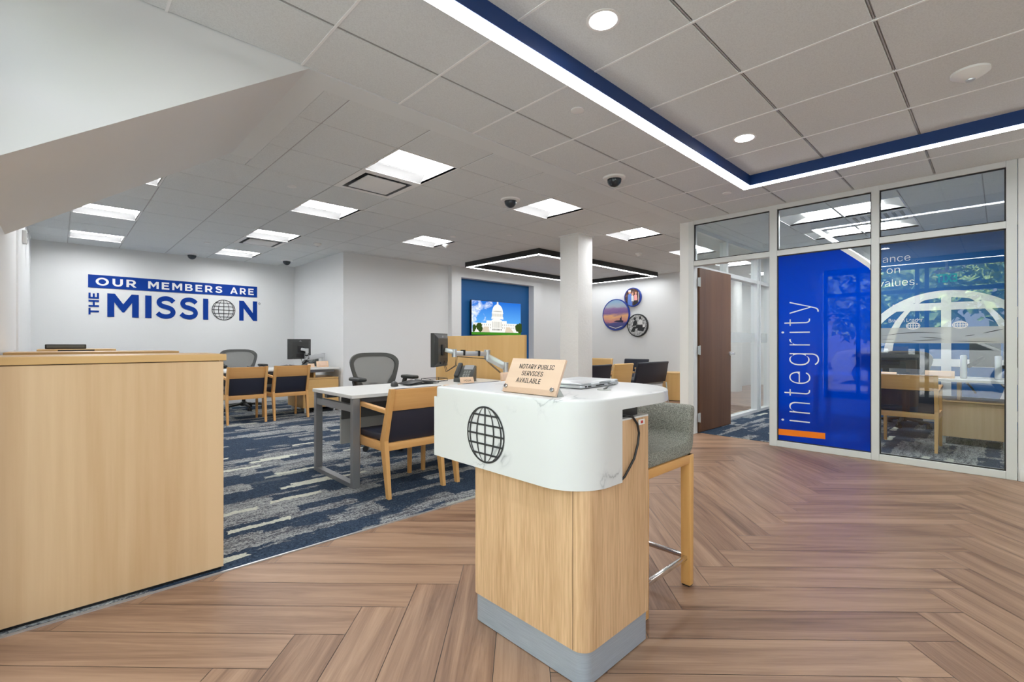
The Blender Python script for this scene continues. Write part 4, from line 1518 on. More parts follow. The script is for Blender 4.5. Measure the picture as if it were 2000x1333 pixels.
def make_task_chair(label, loc, rz=PI, group=None):
    """mesh backed swivel chair; sitter faces +y before turning"""
    o = thing('task_chair', label, 'office chair', loc, rz, group)
    q = MB().lathe([(0.05, 0.07), (0.05, 0.13), (0.028, 0.14), (0.026, 0.40)], (0, 0, 0), 'black', 18)
    q.build('gas_column', o)
    for k in range(5):
        a = k * 2 * PI / 5 + 0.3
        dx, dy = math.cos(a), math.sin(a)
        l_ = MB().bar((0.03 * dx, 0.03 * dy, 0.105), (0.31 * dx, 0.31 * dy, 0.075), 0.05, 0.040, 'dark_plastic', bev=0.006, w2=0.032, d2=0.026).build('base_leg', o)
        c_ = MB()
        for s_ in (-1, 1):
            c_.lathe([(0.030, -0.009), (0.030, 0.009)], (s_ * 0.016, 0, 0.030), 'black', 16, 'x')
        c_.box(-0.008, 0.008, -0.015, 0.015, 0.03, 0.075, 'black')
        c_.move(Matrix.Translation((0.30 * dx, 0.30 * dy, 0)) @ Matrix.Rotation(a + 0.6, 4, 'Z'))
        c_.build('caster', l_)
    MB().box(-0.11, 0.11, -0.16, 0.12, 0.385, 0.44, 'dark_plastic', 0.015).build('tilt_mechanism', o)
    q = MB()
    # seat pan: rim and mesh
    rim_o = rrect(-0.26, 0.26, -0.23, 0.25, 0.12, 6)
    rim_i = rrect(-0.225, 0.225, -0.195, 0.215, 0.10, 6)
    zf = lambda u, v: 0.465 - 0.25 * max(0, v - 0.16) + 0.10 * (u * u)
    q.strip(rim_i, rim_o, lambda u, v: (u, v, zf(u, v) + 0.012), 'task_grey')
    q.strip(rim_o, rim_i, lambda u, v: (u, v, zf(u, v) - 0.020), 'task_grey')
    q.strip(rim_o, [(u * 1.0001, v) for u, v in rim_o], lambda u, v: (u, v, zf(u, v)), 'task_grey')
    b = bmesh.new()
    t0_ = [b.verts.new((u, v, zf(u, v) + 0.012)) for u, v in rim_o]
    t1_ = [b.verts.new((u, v, zf(u, v) - 0.020)) for u, v in rim_o]
    for k in range(len(t0_)):
        j = (k + 1) % len(t0_)
        b.faces.new((t0_[k], t1_[k], t1_[j], t0_[j]))
    q._merge(b, 'task_grey')
    q.build('seat_frame', o)
    MB().flat(rim_i, lambda u, v: (u, v, zf(u, v) - 0.004), 'mesh_fabric').build('seat_mesh', o)
    # back: rounded trapezoid, wide at the top
    cz = 0.78
    n = 48
    outer, inner = [], []
    for k in range(n):
        a = 2 * PI * k / n
        sx_, sz_ = math.cos(a), math.sin(a)
        px_ = math.copysign(abs(sx_) ** 0.48, sx_)
        pz_ = math.copysign(abs(sz_) ** 0.55, sz_)
        z = cz + 0.255 * pz_
        half = 0.165 + 0.150 * min(1, max(0, (z - 0.52) / 0.42)) ** 0.8
        outer.append((half * px_, z))
        ti = 0.042
        inner.append(((half - ti) * px_ * (0.90 if z < 0.72 else 1.0), cz + 0.255 * pz_ - ti * pz_ * (1.0 if pz_ > 0 else 1.6)))
    yf = lambda u, z: -0.235 - 0.16 * (z - 0.5) + 0.55 * u * u
    q = MB()
    q.strip(inner, outer, lambda u, v: (u, yf(u, v) - 0.018, v), 'task_grey')
    q.strip(outer, inner, lambda u, v: (u, yf(u, v) + 0.014, v), 'task_grey')
    b = bmesh.new()
    for loop in (outer, inner):
        t0_ = [b.verts.new((u, yf(u, v) - 0.018, v)) for u, v in loop]
        t1_ = [b.verts.new((u, yf(u, v) + 0.014, v)) for u, v in loop]
        for k in range(n):
            j = (k + 1) % n
            b.faces.new((t0_[k], t1_[k], t1_[j], t0_[j]))
    bmesh.ops.recalc_face_normals(b, faces=b.faces[:])
    q._merge(b, 'task_grey')
    q.smooth = True
    q.build('back_frame', o)
    q = MB()
    b = bmesh.new()
    cvt = b.verts.new((0, yf(0, cz), cz))
    lv = [b.verts.new((u, yf(u, v), v)) for u, v in inner]
    lm = [b.verts.new((u * 0.5, yf(u * 0.5, cz + (v - cz) * 0.5), cz + (v - cz) * 0.5)) for u, v in inner]
    for k in range(n):
        j = (k + 1) % n
        b.faces.new((lv[k], lv[j], lm[j], lm[k]))
        b.faces.new((lm[k], lm[j], cvt))
    q._merge(b, 'mesh_fabric')
    q.smooth = True
    q.build('back_mesh', o)
    MB().box(-0.055, 0.055, yf(0, 0.62) - 0.075, yf(0, 0.62) - 0.025, 0.585, 0.685, 'dark_plastic', 0.015).build('lumbar_support', o)
    MB().bar((0, -0.14, 0.41), (0, -0.285, 0.60), 0.07, 0.03, 'dark_plastic', bev=0.006).build('back_spine', o)
    for s_ in (-1, 1):
        MB().bar((s_ * 0.24, -0.15, 0.43), (s_ * 0.315, -0.12, 0.74), 0.035, 0.05, 'dark_plastic', bev=0.008).build('arm_post', o)
        MB().box(s_ * 0.32 - 0.048, s_ * 0.32 + 0.048, -0.16, 0.10, 0.735, 0.775, 'dark_plastic', 0.018, 3).build('arm_pad', o)
    return o


tk = make_task_chair('grey mesh office chair behind the near white desk', (2.64, 4.76, 0.005), PI)
dup(tk, (2.31, 9.05, 0.005), PI + 0.06, 'grey mesh office chair behind the far desk')
dup(tk, (8.45, 0.95, 0.005), PI / 2, 'dark office chair inside the glazed office')

# ------------------------------------------------------------------ desks


def make_desk(label, loc, length, depth, rz=0.0, mod=True):
    """white top running along +x from a metal loop leg at x=0"""
    o = thing('desk', label, 'desk', loc, rz)
    zt = 0.737
    MB().box(-0.012, length, 0, depth, zt - 0.028, zt, 'desk_white', 0.002, 1).build('tabletop', o)
    q = MB()
    for y0 in (0.004, depth - 0.054):
        q.box(0.0, 0.058, y0, y0 + 0.05, 0.0, zt - 0.030, 'desk_metal', 0.002, 1)
    q.box(0.0, 0.058, 0.054, depth - 0.054, 0.0, 0.035, 'desk_metal')
    q.box(0.006, 0.052, 0.054, depth - 0.054, 0.60, 0.655, 'desk_metal')
    q.build('leg_frame', o)
    q = MB()
    q.box(0.058, length - 0.05, 0.10, 0.15, zt - 0.078, zt - 0.028, 'desk_metal')
    q.box(0.058, length - 0.05, depth - 0.15, depth - 0.10, zt - 0.078, zt - 0.028, 'desk_metal')
    q.build('under_rail', o)
    if mod:
        MB().box(0.12, length - 0.35, 0.47, 0.488, 0.48, 0.707, 'dark_panel').build('upper_panel', o)  # thin dark grey sheet under the top, above the lighter modesty panel
        MB().box(0.12, length - 0.35, 0.492, 0.512, 0.26, 0.50, 'light_panel').build('modesty_panel', o)
    return o


def make_cabinet(label, loc, w_, d_, front, rz=0.0):
    o = thing('low_cabinet', label, 'cabinet', loc, rz)
    MB().box(0, w_, 0.02, d_, 0.085, 0.565, 'gold_z', 0.002, 1).build('body', o)
    MB().box(0.002, w_ - 0.002, 0, 0.018, 0.088, 0.545, front, 0.002, 1).build('door', o)
    MB().box(0.0, w_, 0.0, d_, 0.552, 0.572, 'gold_x', 0.002, 1).build('top_panel', o)
    for x in (0.04, w_ - 0.07):
        for y in (0.05, d_ - 0.08):
            MB().box(x, x + 0.03, y, y + 0.03, 0, 0.085, 'silver').build('foot', o)
    for x in (w_ * 0.35, ):
        MB().box(x, x + 0.03, 0.1, d_ - 0.05, 0.572, 0.708, 'gold_z').build('spacer', o)
    return o


make_desk('near white desk with grey metal loop leg', (1.67, 3.525, 0.005), 1.87, 0.79)
make_desk('far white desk by the slogan wall with two guest chairs', (1.62, 7.79, 0.005), 1.83, 0.78)
make_cabinet('low maple cabinet under the far white desk', (2.86, 7.83, 0.005), 0.59, 0.70, 'gold_x')
make_cabinet('low maple cabinet under the near desk, behind the kiosk', (2.95, 3.565, 0.005), 0.58, 0.70, 'gold_x')
o = thing('divider_panel', 'tall maple divider panel behind the near desk in front of the blue recess', 'divider', (3.62, 3.56, 0.005))
MB().box(0, 0.035, 0, 1.65, 0.0, 1.235, 'gold_z', 0.002, 1).build('panel', o)
MB().box(-0.01, 0.045, 0.0, 1.65, -0.004, 0.006, 'silver').build('base_strip', o)

# ------------------------------------------------------------------ monitors on arms


def make_monitor(label, loc, rz):
    """screen towards +y, back towards -y; 405 x 335"""
    o = thing('monitor', label, 'monitor', loc, rz)
    a, h_ = 0.203, 0.168
    MB().hexa([(-a, -0.020, -h_), (a, -0.020, -h_), (a, 0.016, -h_), (-a, 0.016, -h_), (-a, -0.020, h_), (a, -0.020, h_), (a, 0.016, h_), (-a, 0.016, h_)], 'dark_plastic', 0.004).build('housing', o)
    MB().hexa([(-a * 0.96, -0.018, -h_ * 0.95), (a * 0.96, -0.018, -h_ * 0.95), (a * 0.96, -0.018, h_ * 0.95), (-a * 0.96, -0.018, h_ * 0.95),
               (-a * 0.70, -0.044, -h_ * 0.70), (a * 0.70, -0.044, -h_ * 0.70), (a * 0.70, -0.044, h_ * 0.70), (-a * 0.70, -0.044, h_ * 0.70)], 'dark_plastic', 0.004).build('back_cover', o)
    MB().box(-a + 0.012, a - 0.012, 0.0155, 0.0165, -h_ + 0.016, h_ - 0.012, 'black').build('screen', o)
    MB().box(-0.055, 0.055, -0.058, -0.044, -0.055, 0.055, 'black', 0.003).build('mount_plate', o)
    MB().box(-0.075, 0.11, -0.0455, -0.030, -0.138, -0.082, 'black').build('port_bay', o)
    q = MB()
    th_ = [2 * PI * k / 24 for k in range(24)]
    fn = lambda u, v: (u, -0.0385, v + 0.122)
    q.strip([(0.017 * math.cos(k), 0.017 * math.sin(k)) for k in th_], [(0.0205 * math.cos(k), 0.0205 * math.sin(k)) for k in th_], fn, 'silver')
    q.flat([(-0.004, -0.012), (0.006, -0.006), (0.004, 0.012), (-0.006, 0.006)], fn, 'silver')
    q.build('emblem', o)
    return o


def make_arm(label, loc, rz, pts, base):
    o = thing('monitor_stand', label, 'monitor arm', loc, rz)
    q = MB()
    a, b, c_, d_ = [Vector(z) for z in pts]
    q.bar(a, b, 0.045, 0.045, 'silver', bev=0.008)
    q.lathe([(0.026, -0.05), (0.026, 0.03)], b, 'silver', 16)
    q.build('head_joint', o)
    f_ = MB().bar(b + Vector((0, 0, -0.012)), c_, 0.045, 0.05, 'silver', bev=0.008).build('forearm', o)
    k = (b + (c_ - b) * 0.25, b + (c_ - b) * 0.7)
    for q_ in k:
        dv = (c_ - b).normalized() * 0.012
        MB().bar(q_ - dv, q_ + dv, 0.052, 0.058, 'black').build('strap', f_)
    q = MB().lathe([(0.034, -0.06), (0.034, 0.045)], c_, 'silver', 18)
    q.bar(c_ + Vector((0, 0, -0.035)), d_, 0.055, 0.075, 'silver', bev=0.010)
    q.build('upper_arm', o)
    q = MB().lathe([(0.030, base - d_.z), (0.030, 0.045)], d_, 'silver', 18)
    q.lathe([(0.05, base - d_.z), (0.05, base - d_.z + 0.02), (0.03, base - d_.z + 0.025)], d_, 'silver', 20)
    q.build('post', o)
    m_ = (a + b) / 2
    q = MB()
    for s_ in (-0.01, 0.012):
        q.tube([a + Vector((-0.02, s_, -0.11)), a + Vector((0.02, s_, -0.19 - abs(s_) * 3)), m_ + Vector((0.08, s_, -0.15)), b + Vector((0.03, s_, -0.045)), c_ + Vector((-0.03, s_, -0.05)), c_ + Vector((0.06, s_, -0.12)), d_ + Vector((-0.02, s_, -0.10)), Vector((d_.x - 0.05, d_.y + s_, base + 0.002))], 0.0035, 'black', 6)
    q.build('cable', o)
    return o


mz = 0.742
make_monitor('black monitor on a silver arm over the near desk, beside the maple divider panel', (2.795, 3.965, 1.083), math.radians(35))
make_arm('silver monitor arm clamped on the near desk', (2.795, 3.965, 0), 0,
         [(0.036, -0.052, 1.085), (0.105, -0.115, 1.06), (0.545, -0.115, 1.035), (0.665, -0.28, 0.90)], mz)
make_monitor('black monitor on a silver arm over the far desk', (2.945, 8.24, 1.050), math.radians(12))
make_arm('silver monitor arm on the far desk by the white wall return', (2.945, 8.24, 0), 0,
         [(0.012, -0.062, 1.05), (0.08, -0.13, 1.03), (0.10, -0.05, 0.93), (0.42, 0.02, 0.93)], mz)


def make_keyboard(label, loc, rz):
    o = thing('keyboard', label, 'keyboard', loc, rz)
    for s_ in (-1, 1):
        b = MB()
        b.hexa([(s_ * 0.012, -0.075, 0.022), (s_ * 0.20, -0.085, 0.006), (s_ * 0.205, 0.065, 0.010), (s_ * 0.02, 0.09, 0.030),
                (s_ * 0.012, -0.075, 0.036), (s_ * 0.20, -0.085, 0.016), (s_ * 0.205, 0.065, 0.022), (s_ * 0.02, 0.09, 0.044)], 'black', 0.004)
        b.build('key_half', o)
    MB().box(-0.14, 0.14, -0.06, 0.05, 0.0, 0.008, 'black', 0.003).build('base', o)
    return o


def make_mouse(label, loc, rz):
    o = thing('mouse', label, 'mouse', loc, rz)
    b = bmesh.new()
    bmesh.ops.create_uvsphere(b, u_segments=20, v_segments=12, radius=1)
    for v in b.verts:
        z = v.co.z
        v.co = Vector((v.co.x * 0.036, v.co.y * 0.060, max(z, -0.35) * 0.036 + 0.0126))
    q = MB()
    q._merge(b, 'dark_plastic')
    q.smooth = True
    q.build('shell', o)
    MB().lathe([(0.010, -0.004), (0.010, 0.004)], (0, 0.03, 0.040), 'grey_plastic', 14, 'x').build('wheel', o)
    return o


def make_phone(label, loc, rz):
    o = thing('desk_phone', label, 'phone', loc, rz)
    MB().prism([(-0.10, 0), (0.09, 0), (0.10, 0.155), (0.085, 0.165), (-0.10, 0.03)], lambda u, v, a: (a, u, v), -0.10, 0.10, 'grey_plastic', 0.004).build('base', o)
    n_v = Vector((0, 0.135, 0.185)).normalized()
    q = MB()
    q.bar((-0.075, -0.09, 0.055), (-0.075, 0.085, 0.185), 0.05, 0.035, 'dark_plastic', bev=0.010)
    q.build('handset', o)
    q = MB().bar((0.03, 0.02, 0.122), (0.03, 0.082, 0.166), 0.10, 0.012, 'silver')
    q.build('display', o)
    q = MB()
    for r_ in range(4):
        for c_ in range(3):
            y = -0.07 + 0.022 * r_
            q.box(-0.01 + 0.026 * c_, 0.008 + 0.026 * c_, y, y + 0.014, 0.054 + 0.0157 * r_, 0.066 + 0.0157 * r_, 'light_panel')
    q.build('keypad', o)
    return o


def make_plaque(label, loc, rz, text, w_=0.20, h_=0.075):
    o = thing('desk_plaque', label, 'desk sign', loc, rz)
    MB().hexa([(-w_ / 2, 0, 0.001), (w_ / 2, 0, 0.001), (w_ / 2, 0.03, 0.001), (-w_ / 2, 0.03, 0.001), (-w_ / 2, 0.03, h_), (w_ / 2, 0.03, h_), (w_ / 2, 0.042, h_), (-w_ / 2, 0.042, h_)], 'plaque_x', 0.002).build('block', o)
    if text:
        vv_ = Vector((0, 0.03, h_)).normalized()
        fn = on((0, 0, 0), (1, 0, 0), vv_)
        q = MB()
        q.mesh(text_mesh(text, w_ * 0.55, h_ * 0.34, 0.01, 1.1), 'letter_dark', lambda x, y, z: fn(x - w_ * 0.27, y + h_ * 0.30, 0.003))
        q.build('lettering', o)
    else:
        q = MB()
        vv_ = Vector((0, 0.03, h_)).normalized()
        fn = on((0, 0, 0), (1, 0, 0), vv_)
        q.flat([(-w_ * 0.38, h_ * 0.25), (w_ * 0.38, h_ * 0.25), (w_ * 0.38, h_ * 0.85), (-w_ * 0.38, h_ * 0.85)], lambda u, v: fn(u, v, 0.003), 'plaque_y')
        q.build('inlay', o)
    return o


mt_z = 0.7425
make_keyboard('black split keyboard on the near desk', (2.60, 4.04, mt_z), math.radians(8))
make_mouse('black mouse on the near desk in front of the office chair', (2.30, 3.99, mt_z), math.radians(150))
make_phone('dark desk phone on the near desk under the monitor arm', (3.15, 3.99, mt_z), math.radians(-55))
make_plaque('wooden desk plaque with dark lettering on the near desk', (3.02, 3.78, mt_z), math.radians(-12), 'NCUA', 0.15, 0.06)
make_plaque('pale wooden plaque at the end of the near desk by the divider panel', (3.42, 3.60, mt_z), math.radians(-10), None, 0.16, 0.10)
o = thing('document_tray', 'dark wire tray on the near desk behind the keyboard', 'tray', (2.90, 4.20, mt_z))
q = MB()
for z in (0.002, 0.03):
    for y in (-0.08, 0.08):
        q.tube([(-0.11, y, z + 0.003), (0.11, y, z + 0.003)], 0.003, 'black', 6)
    for x in (-0.11, 0.11):
        q.tube([(x, -0.08, z + 0.003), (x, 0.08, z + 0.003)], 0.003, 'black', 6)
for x in (-0.11, 0.11):
    for y in (-0.08, 0.08):
        q.tube([(x, y, 0.002), (x, y, 0.034)], 0.003, 'black', 6)
q.build('wire_frame', o)
make_keyboard('black keyboard on the far desk behind the guest chairs', (2.82, 8.30, mt_z), 0.05)
make_mouse('dark mouse on the far desk', (2.15, 8.15, mt_z), 0.3)
make_plaque('long cream plaque on the far desk beneath the monitor arm', (3.26, 8.02, mt_z), 0, None, 0.20, 0.10)
make_plaque('short cream plaque on the far desk beside the longer one', (3.08, 8.05, mt_z), 0, None, 0.11, 0.06)
make_phone('dark desk phone on the far desk behind the cream plaques', (3.20, 8.43, mt_z), math.radians(-60))

# ------------------------------------------------------------------ television in the blue recess
tv = thing('television', 'wall television in the blue recess showing a white domed building', 'television', (6.968, 7.72, 1.69))
a, b_ = 0.735, 0.37
MB().box(-a, a, -0.03, 0.012, -b_, b_, 'black', 0.004).build('housing', tv)
MB().box(-0.25, 0.25, 0.012, 0.0445, -0.2, 0.2, 'black').build('wall_mount', tv)
q = MB()
lay = [0.0312]


def pic(poly, m):
    lay[0] += 0.0004
    y = -lay[0]
    q.flat([(u, v) for u, v in poly], lambda u, v, y=y: (u, y, v), m)


w2, h2 = a - 0.008, b_ - 0.008
pic([(-w2, -h2), (w2, -h2), (w2, h2), (-w2, h2)], 'tv_sky')
z0 = -h2 + 0.055
pic([(-w2, -h2), (w2, -h2), (w2, z0), (-w2, z0)], 'tv_lawn')
pic([(-0.70, z0), (0.70, z0), (0.70, z0 + 0.20), (-0.70, z0 + 0.20)], 'tv_white')
pic([(-0.32, z0), (0.28, z0), (0.28, z0 + 0.255), (-0.32, z0 + 0.255)], 'tv_white')
pic([(-0.17, z0 + 0.03), (0.13, z0 + 0.03), (0.13, z0 + 0.275), (-0.02, z0 + 0.31), (-0.17, z0 + 0.275)], 'tv_white')
for k in range(24):
    x = -0.68 + k * 0.058
    if -0.18 < x < 0.12:
        continue
    for zz_ in (0.085, 0.145):
        pic([(x, z0 + zz_), (x + 0.018, z0 + zz_), (x + 0.018, z0 + zz_ + 0.035), (x, z0 + zz_ + 0.035)], 'tv_shade')
for k in range(7):
    x = -0.155 + k * 0.040
    pic([(x, z0 + 0.10), (x + 0.016, z0 + 0.10), (x + 0.016, z0 + 0.235), (x, z0 + 0.235)], 'tv_shade')
    pic([(x, z0 + 0.04), (x + 0.02, z0 + 0.04), (x + 0.02, z0 + 0.08), (x, z0 + 0.08)], 'tv_dark')
for s_ in (-1, 1):
    pic([(-0.02 + s_ * 0.22, z0), (-0.02 + s_ * 0.50, z0), (-0.02 + s_ * 0.38, z0 + 0.12), (-0.02 + s_ * 0.27, z0 + 0.12)], 'tv_stone')
dz = z0 + 0.30
pic([(-0.20, dz - 0.01), (0.16, dz - 0.01), (0.15, dz + 0.04), (-0.19, dz + 0.04)], 'tv_white')
pic([(-0.18, dz + 0.04), (0.14, dz + 0.04), (0.14, dz + 0.12), (-0.18, dz + 0.12)], 'tv_white')
for k in range(11):
    x = -0.170 + k * 0.0285
    pic([(x, dz + 0.045), (x + 0.012, dz + 0.045), (x + 0.012, dz + 0.108), (x, dz + 0.108)], 'tv_shade')
pic([(-0.19, dz + 0.115), (0.15, dz + 0.115), (0.15, dz + 0.135), (-0.19, dz + 0.135)], 'tv_white')
pic([(-0.02 + 0.160 * math.cos(k * PI / 16), dz + 0.13 + 0.185 * math.sin(k * PI / 16)) for k in range(17)], 'tv_white')
pic([(-0.02 + 0.135 * math.cos(k * PI / 16), dz + 0.15 + 0.02 * math.sin(k * PI / 16)) for k in range(17)], 'tv_shade')
pic([(-0.045, dz + 0.30), (0.005, dz + 0.30), (0.0, dz + 0.365), (-0.04, dz + 0.365)], 'tv_white')
pic([(-0.024, dz + 0.365), (-0.016, dz + 0.365), (-0.017, min(dz + 0.41, h2)), (-0.023, min(dz + 0.41, h2))], 'tv_dark')
for cx_, cz_, r_ in ((-0.68, 0.10, 0.06), (-0.55, 0.12, 0.085), (-0.52, 0.07, 0.07), (-0.70, 0.05, 0.05), (0.60, 0.11, 0.09), (0.68, 0.14, 0.08), (0.66, 0.05, 0.07)):
    pic([(max(-w2, min(w2, cx_ + r_ * (0.85 + 0.25 * R.random()) * math.cos(k * PI / 8))), z0 + cz_ + r_ * (0.85 + 0.25 * R.random()) * math.sin(k * PI / 8)) for k in range(16)], 'tv_tree')
q.build('screen', tv)

# ------------------------------------------------------------------ round pictures on the lounge wall


def round_picture(label, y, z, r, rim, prn, extra):
    o = thing('round_picture', label, 'picture', (9.699, y, z), 0, 'round framed pictures on the lounge wall')
    MB().lathe([(r, 0), (r, -0.045), (r - 0.006, -0.05), (r - 0.022, -0.05), (r - 0.024, -0.040)], (0, 0, 0), rim, 48, 'x').build('frame', o)
    q = MB()
    th_ = [2 * PI * k / 48 for k in range(48)]
    q.flat([(-(r - 0.022) * math.cos(k), (r - 0.022) * math.sin(k)) for k in th_], lambda u, v: (-0.0445, u, v), prn)
    d = [0.0448]
    for poly, m_ in extra:
        d[0] += 0.0003
        q.flat(poly, lambda u, v, x=-d[0]: (x, -u, v), m_)
    q.build('print', o)
    return o


def blob(cx_, cy_, rx_, ry_, n=14):
    return [(cx_ + rx_ * math.cos(2 * PI * k / n), cy_ + ry_ * math.sin(2 * PI * k / n)) for k in range(n)]


round_picture('largest round picture, a sunset sea with a ship, in a blue rim', 6.425, 1.83, 0.378, 'rim_blue', 'print_sunset',
              [([(-0.06, -0.165), (0.20, -0.195), (0.22, -0.155), (0.17, -0.135), (0.165, -0.075), (0.155, -0.02), (0.145, -0.075), (0.12, -0.085), (0.115, -0.135), (0.02, -0.14)], 'ship_print'),
               ([(-0.18, -0.28), (0.0, -0.335), (0.18, -0.285), (0.19, -0.27), (0.0, -0.318), (-0.19, -0.265)], 'print_white')])
round_picture('smallest round picture, people standing together, in a blue rim', 5.965, 2.22, 0.222, 'rim_blue', 'print_people',
              [([(-0.13, -0.10), (-0.03, -0.10), (-0.02, 0.06), (-0.05, 0.10), (-0.12, 0.06)], 'shirt_blue'), (blob(-0.075, 0.12, 0.035, 0.04), 'skin_print'), (blob(-0.075, 0.15, 0.04, 0.022), 'print_white'),
               ([(-0.03, -0.09), (0.035, -0.10), (0.03, 0.03), (0.0, 0.05), (-0.03, 0.03)], 'print_white'), (blob(0.0, 0.075, 0.03, 0.035), 'skin_print'),
               ([(0.04, -0.08), (0.13, -0.08), (0.12, 0.04), (0.085, 0.07), (0.045, 0.04)], 'shirt_pink'), (blob(0.085, 0.10, 0.04, 0.045), 'hair_print'), (blob(0.09, 0.09, 0.025, 0.03), 'skin_print'),
               ([(0.155, -0.12), (0.17, -0.10), (0.17, 0.11), (0.158, 0.12)], 'print_white'), ([(-0.12, -0.18), (0.0, -0.20), (0.0, -0.10), (-0.13, -0.10)], 'shirt_blue'), ([(0.03, -0.20), (0.12, -0.17), (0.13, -0.08), (0.04, -0.08)], 'print_black')])
round_picture('round black and white picture of seated people in a dark rim', 5.838, 1.56, 0.265, 'lamp_black', 'print_mono',
              [([(-0.13, -0.02), (-0.02, 0.0), (0.0, 0.08), (-0.05, 0.13), (-0.10, 0.08)], 'print_black'), (blob(-0.065, 0.155, 0.032, 0.036), 'print_black'), (blob(0.075, 0.165, 0.03, 0.035), 'print_black'),
               ([(0.02, 0.02), (0.13, 0.02), (0.13, 0.10), (0.08, 0.14), (0.03, 0.10)], 'print_white'), ([(-0.06, -0.08), (0.20, -0.05), (0.20, 0.0), (-0.02, 0.01)], 'print_black'),
               ([(-0.17, -0.14), (-0.10, -0.03), (-0.03, -0.03), (-0.08, -0.16)], 'print_black'), ([(0.0, -0.12), (0.16, -0.14), (0.20, -0.05), (0.02, -0.06)], 'print_black'), ([(0.14, -0.05), (0.20, -0.04), (0.20, 0.02), (0.14, 0.01)], 'print_white')])

# ------------------------------------------------------------------ lounge seating


def lounge_chair(label, loc, w_, back, seat, rz=0.0):
    """sitter faces +y"""
    o = thing('lounge_chair', label, 'chair', loc, rz, 'lounge chairs in front of the pictures')
    h_ = w_ / 2
    prof = [(-0.27, 0.40), (-0.31, 0.60), (-0.33, 0.74), (-0.345, 0.785), (-0.325, 0.80), (-0.295, 0.785), (-0.265, 0.60), (-0.225, 0.40)]
    MB().prism(prof, lambda u, v, a: (a, u, v), -h_, h_, back, 0.008).build('backrest', o)
    MB().box(-h_ + 0.02, h_ - 0.02, -0.262, 0.28, 0.40, 0.48, seat, 0.02, 3).build('seat', o)
    MB().box(-h_ + 0.03, h_ - 0.03, -0.24, 0.25, 0.36, 0.40, 'desk_metal').build('seat_frame', o)
    for sx_ in (-1, 1):
        x = sx_ * (h_ - 0.015)
        MB().tube([(x, -0.34, 0.0), (x, -0.29, 0.39)], 0.012, 'silver', 8).build('leg', o)
        MB().tube([(x, 0.27, 0.0), (x, 0.24, 0.39)], 0.012, 'silver', 8).build('leg', o)
        MB().bar((x, -0.25, 0.62), (x, 0.20, 0.62), 0.05, 0.03, back if back.startswith('gold') else 'gold_x', bev=0.006).tube([(x, 0.24, 0.39), (x, 0.17, 0.61)], 0.012, 'silver', 8).build('armrest', o)
    return o


lounge_chair('wide navy lounge seat in the front row, its right end beside the drum table', (8.04, 4.84, 0), 1.10, 'navy_lounge', 'navy_lounge')
lounge_chair('maple backed lounge chair in the front row between two navy seats', (7.04, 4.84, 0), 0.58, 'gold_x', 'navy_lounge')
lounge_chair('navy lounge chair in the front row partly hidden by the column', (6.35, 4.84, 0), 0.62, 'navy_lounge', 'navy_lounge')
lounge_chair('maple backed lounge chair in the back row near the column', (8.75, 6.42, 0), 0.62, 'gold_x', 'navy_lounge', PI / 2)
lounge_chair('navy lounge chair in the back row below the black and white picture', (8.95, 5.62, 0), 0.60, 'navy_lounge', 'navy_lounge', PI / 2)
o = thing('drum_table', 'round maple drum side table at the end of the navy lounge seat', 'side table', (9.02, 4.60, 0))
MB().lathe([(0.235, 0.012), (0.235, 0.535)], (0, 0, 0), 'gold_z', 40).build('body', o)
MB().lathe([(0.245, 0.537), (0.245, 0.558), (0.0, 0.558)], (0, 0, 0), 'gold_x', 40).build('table_top', o)
MB().lathe([(0.22, 0.0), (0.22, 0.012)], (0, 0, 0), 'black', 30).build('base_ring', o)

# ------------------------------------------------------------------ inside the office
od = thing('desk', 'white topped desk inside the glazed office', 'desk', (7.15, 0, 0.005))
MB().box(0.10, 0.85, -0.75, 1.75, 0.709, 0.737, 'desk_white', 0.002, 1).build('tabletop', od)
q = MB()
for y in (-0.72, 1.69):
    q.box(0.12, 0.17, y, y + 0.05, 0.0, 0.709, 'desk_metal').box(0.78, 0.83, y, y + 0.05, 0.0, 0.709, 'desk_metal').box(0.17, 0.78, y, y + 0.05, 0.0, 0.035, 'desk_metal')
q.build('leg_frame', od)
oc_ = thing('low_cabinet', 'low pale wood cabinet under the office desk', 'cabinet', (7.30, -0.10, 0.005))
MB().box(0, 0.55, 0, 0.62, 0.085, 0.475, 'maple_z', 0.002, 1).build('body', oc_)
MB().box(-0.015, 0.57, -0.01, 0.63, 0.477, 0.497, 'maple_y', 0.002, 1).build('top_panel', oc_)
MB().box(0.10, 0.40, 0.42, 0.45, 0.497, 0.703, 'maple_z').build('spacer', oc_)
for x in (0.04, 0.48):
    for y in (0.05, 0.54):
        MB().box(x, x + 0.03, y, y + 0.03, 0, 0.085, 'silver').build('foot', oc_)
o = thing('monitor', 'wide black monitor on the office desk seen from behind', 'monitor', (7.62, 1.02, mt_z))
MB().box(-0.02, 0.03, -0.33, 0.33, 0.09, 0.30, 'dark_plastic', 0.006).build('housing', o)
MB().box(0.0305, 0.0315, -0.31, 0.31, 0.10, 0.29, 'black').build('screen', o)
MB().box(-0.035, -0.019, -0.14, 0.16, 0.13, 0.19, 'black').build('port_bay', o)
MB().box(-0.005, 0.015, -0.03, 0.03, 0.0, 0.10, 'dark_plastic').box(-0.06, 0.10, -0.12, 0.12, 0.0, 0.012, 'dark_plastic', 0.003).build('stand', o)
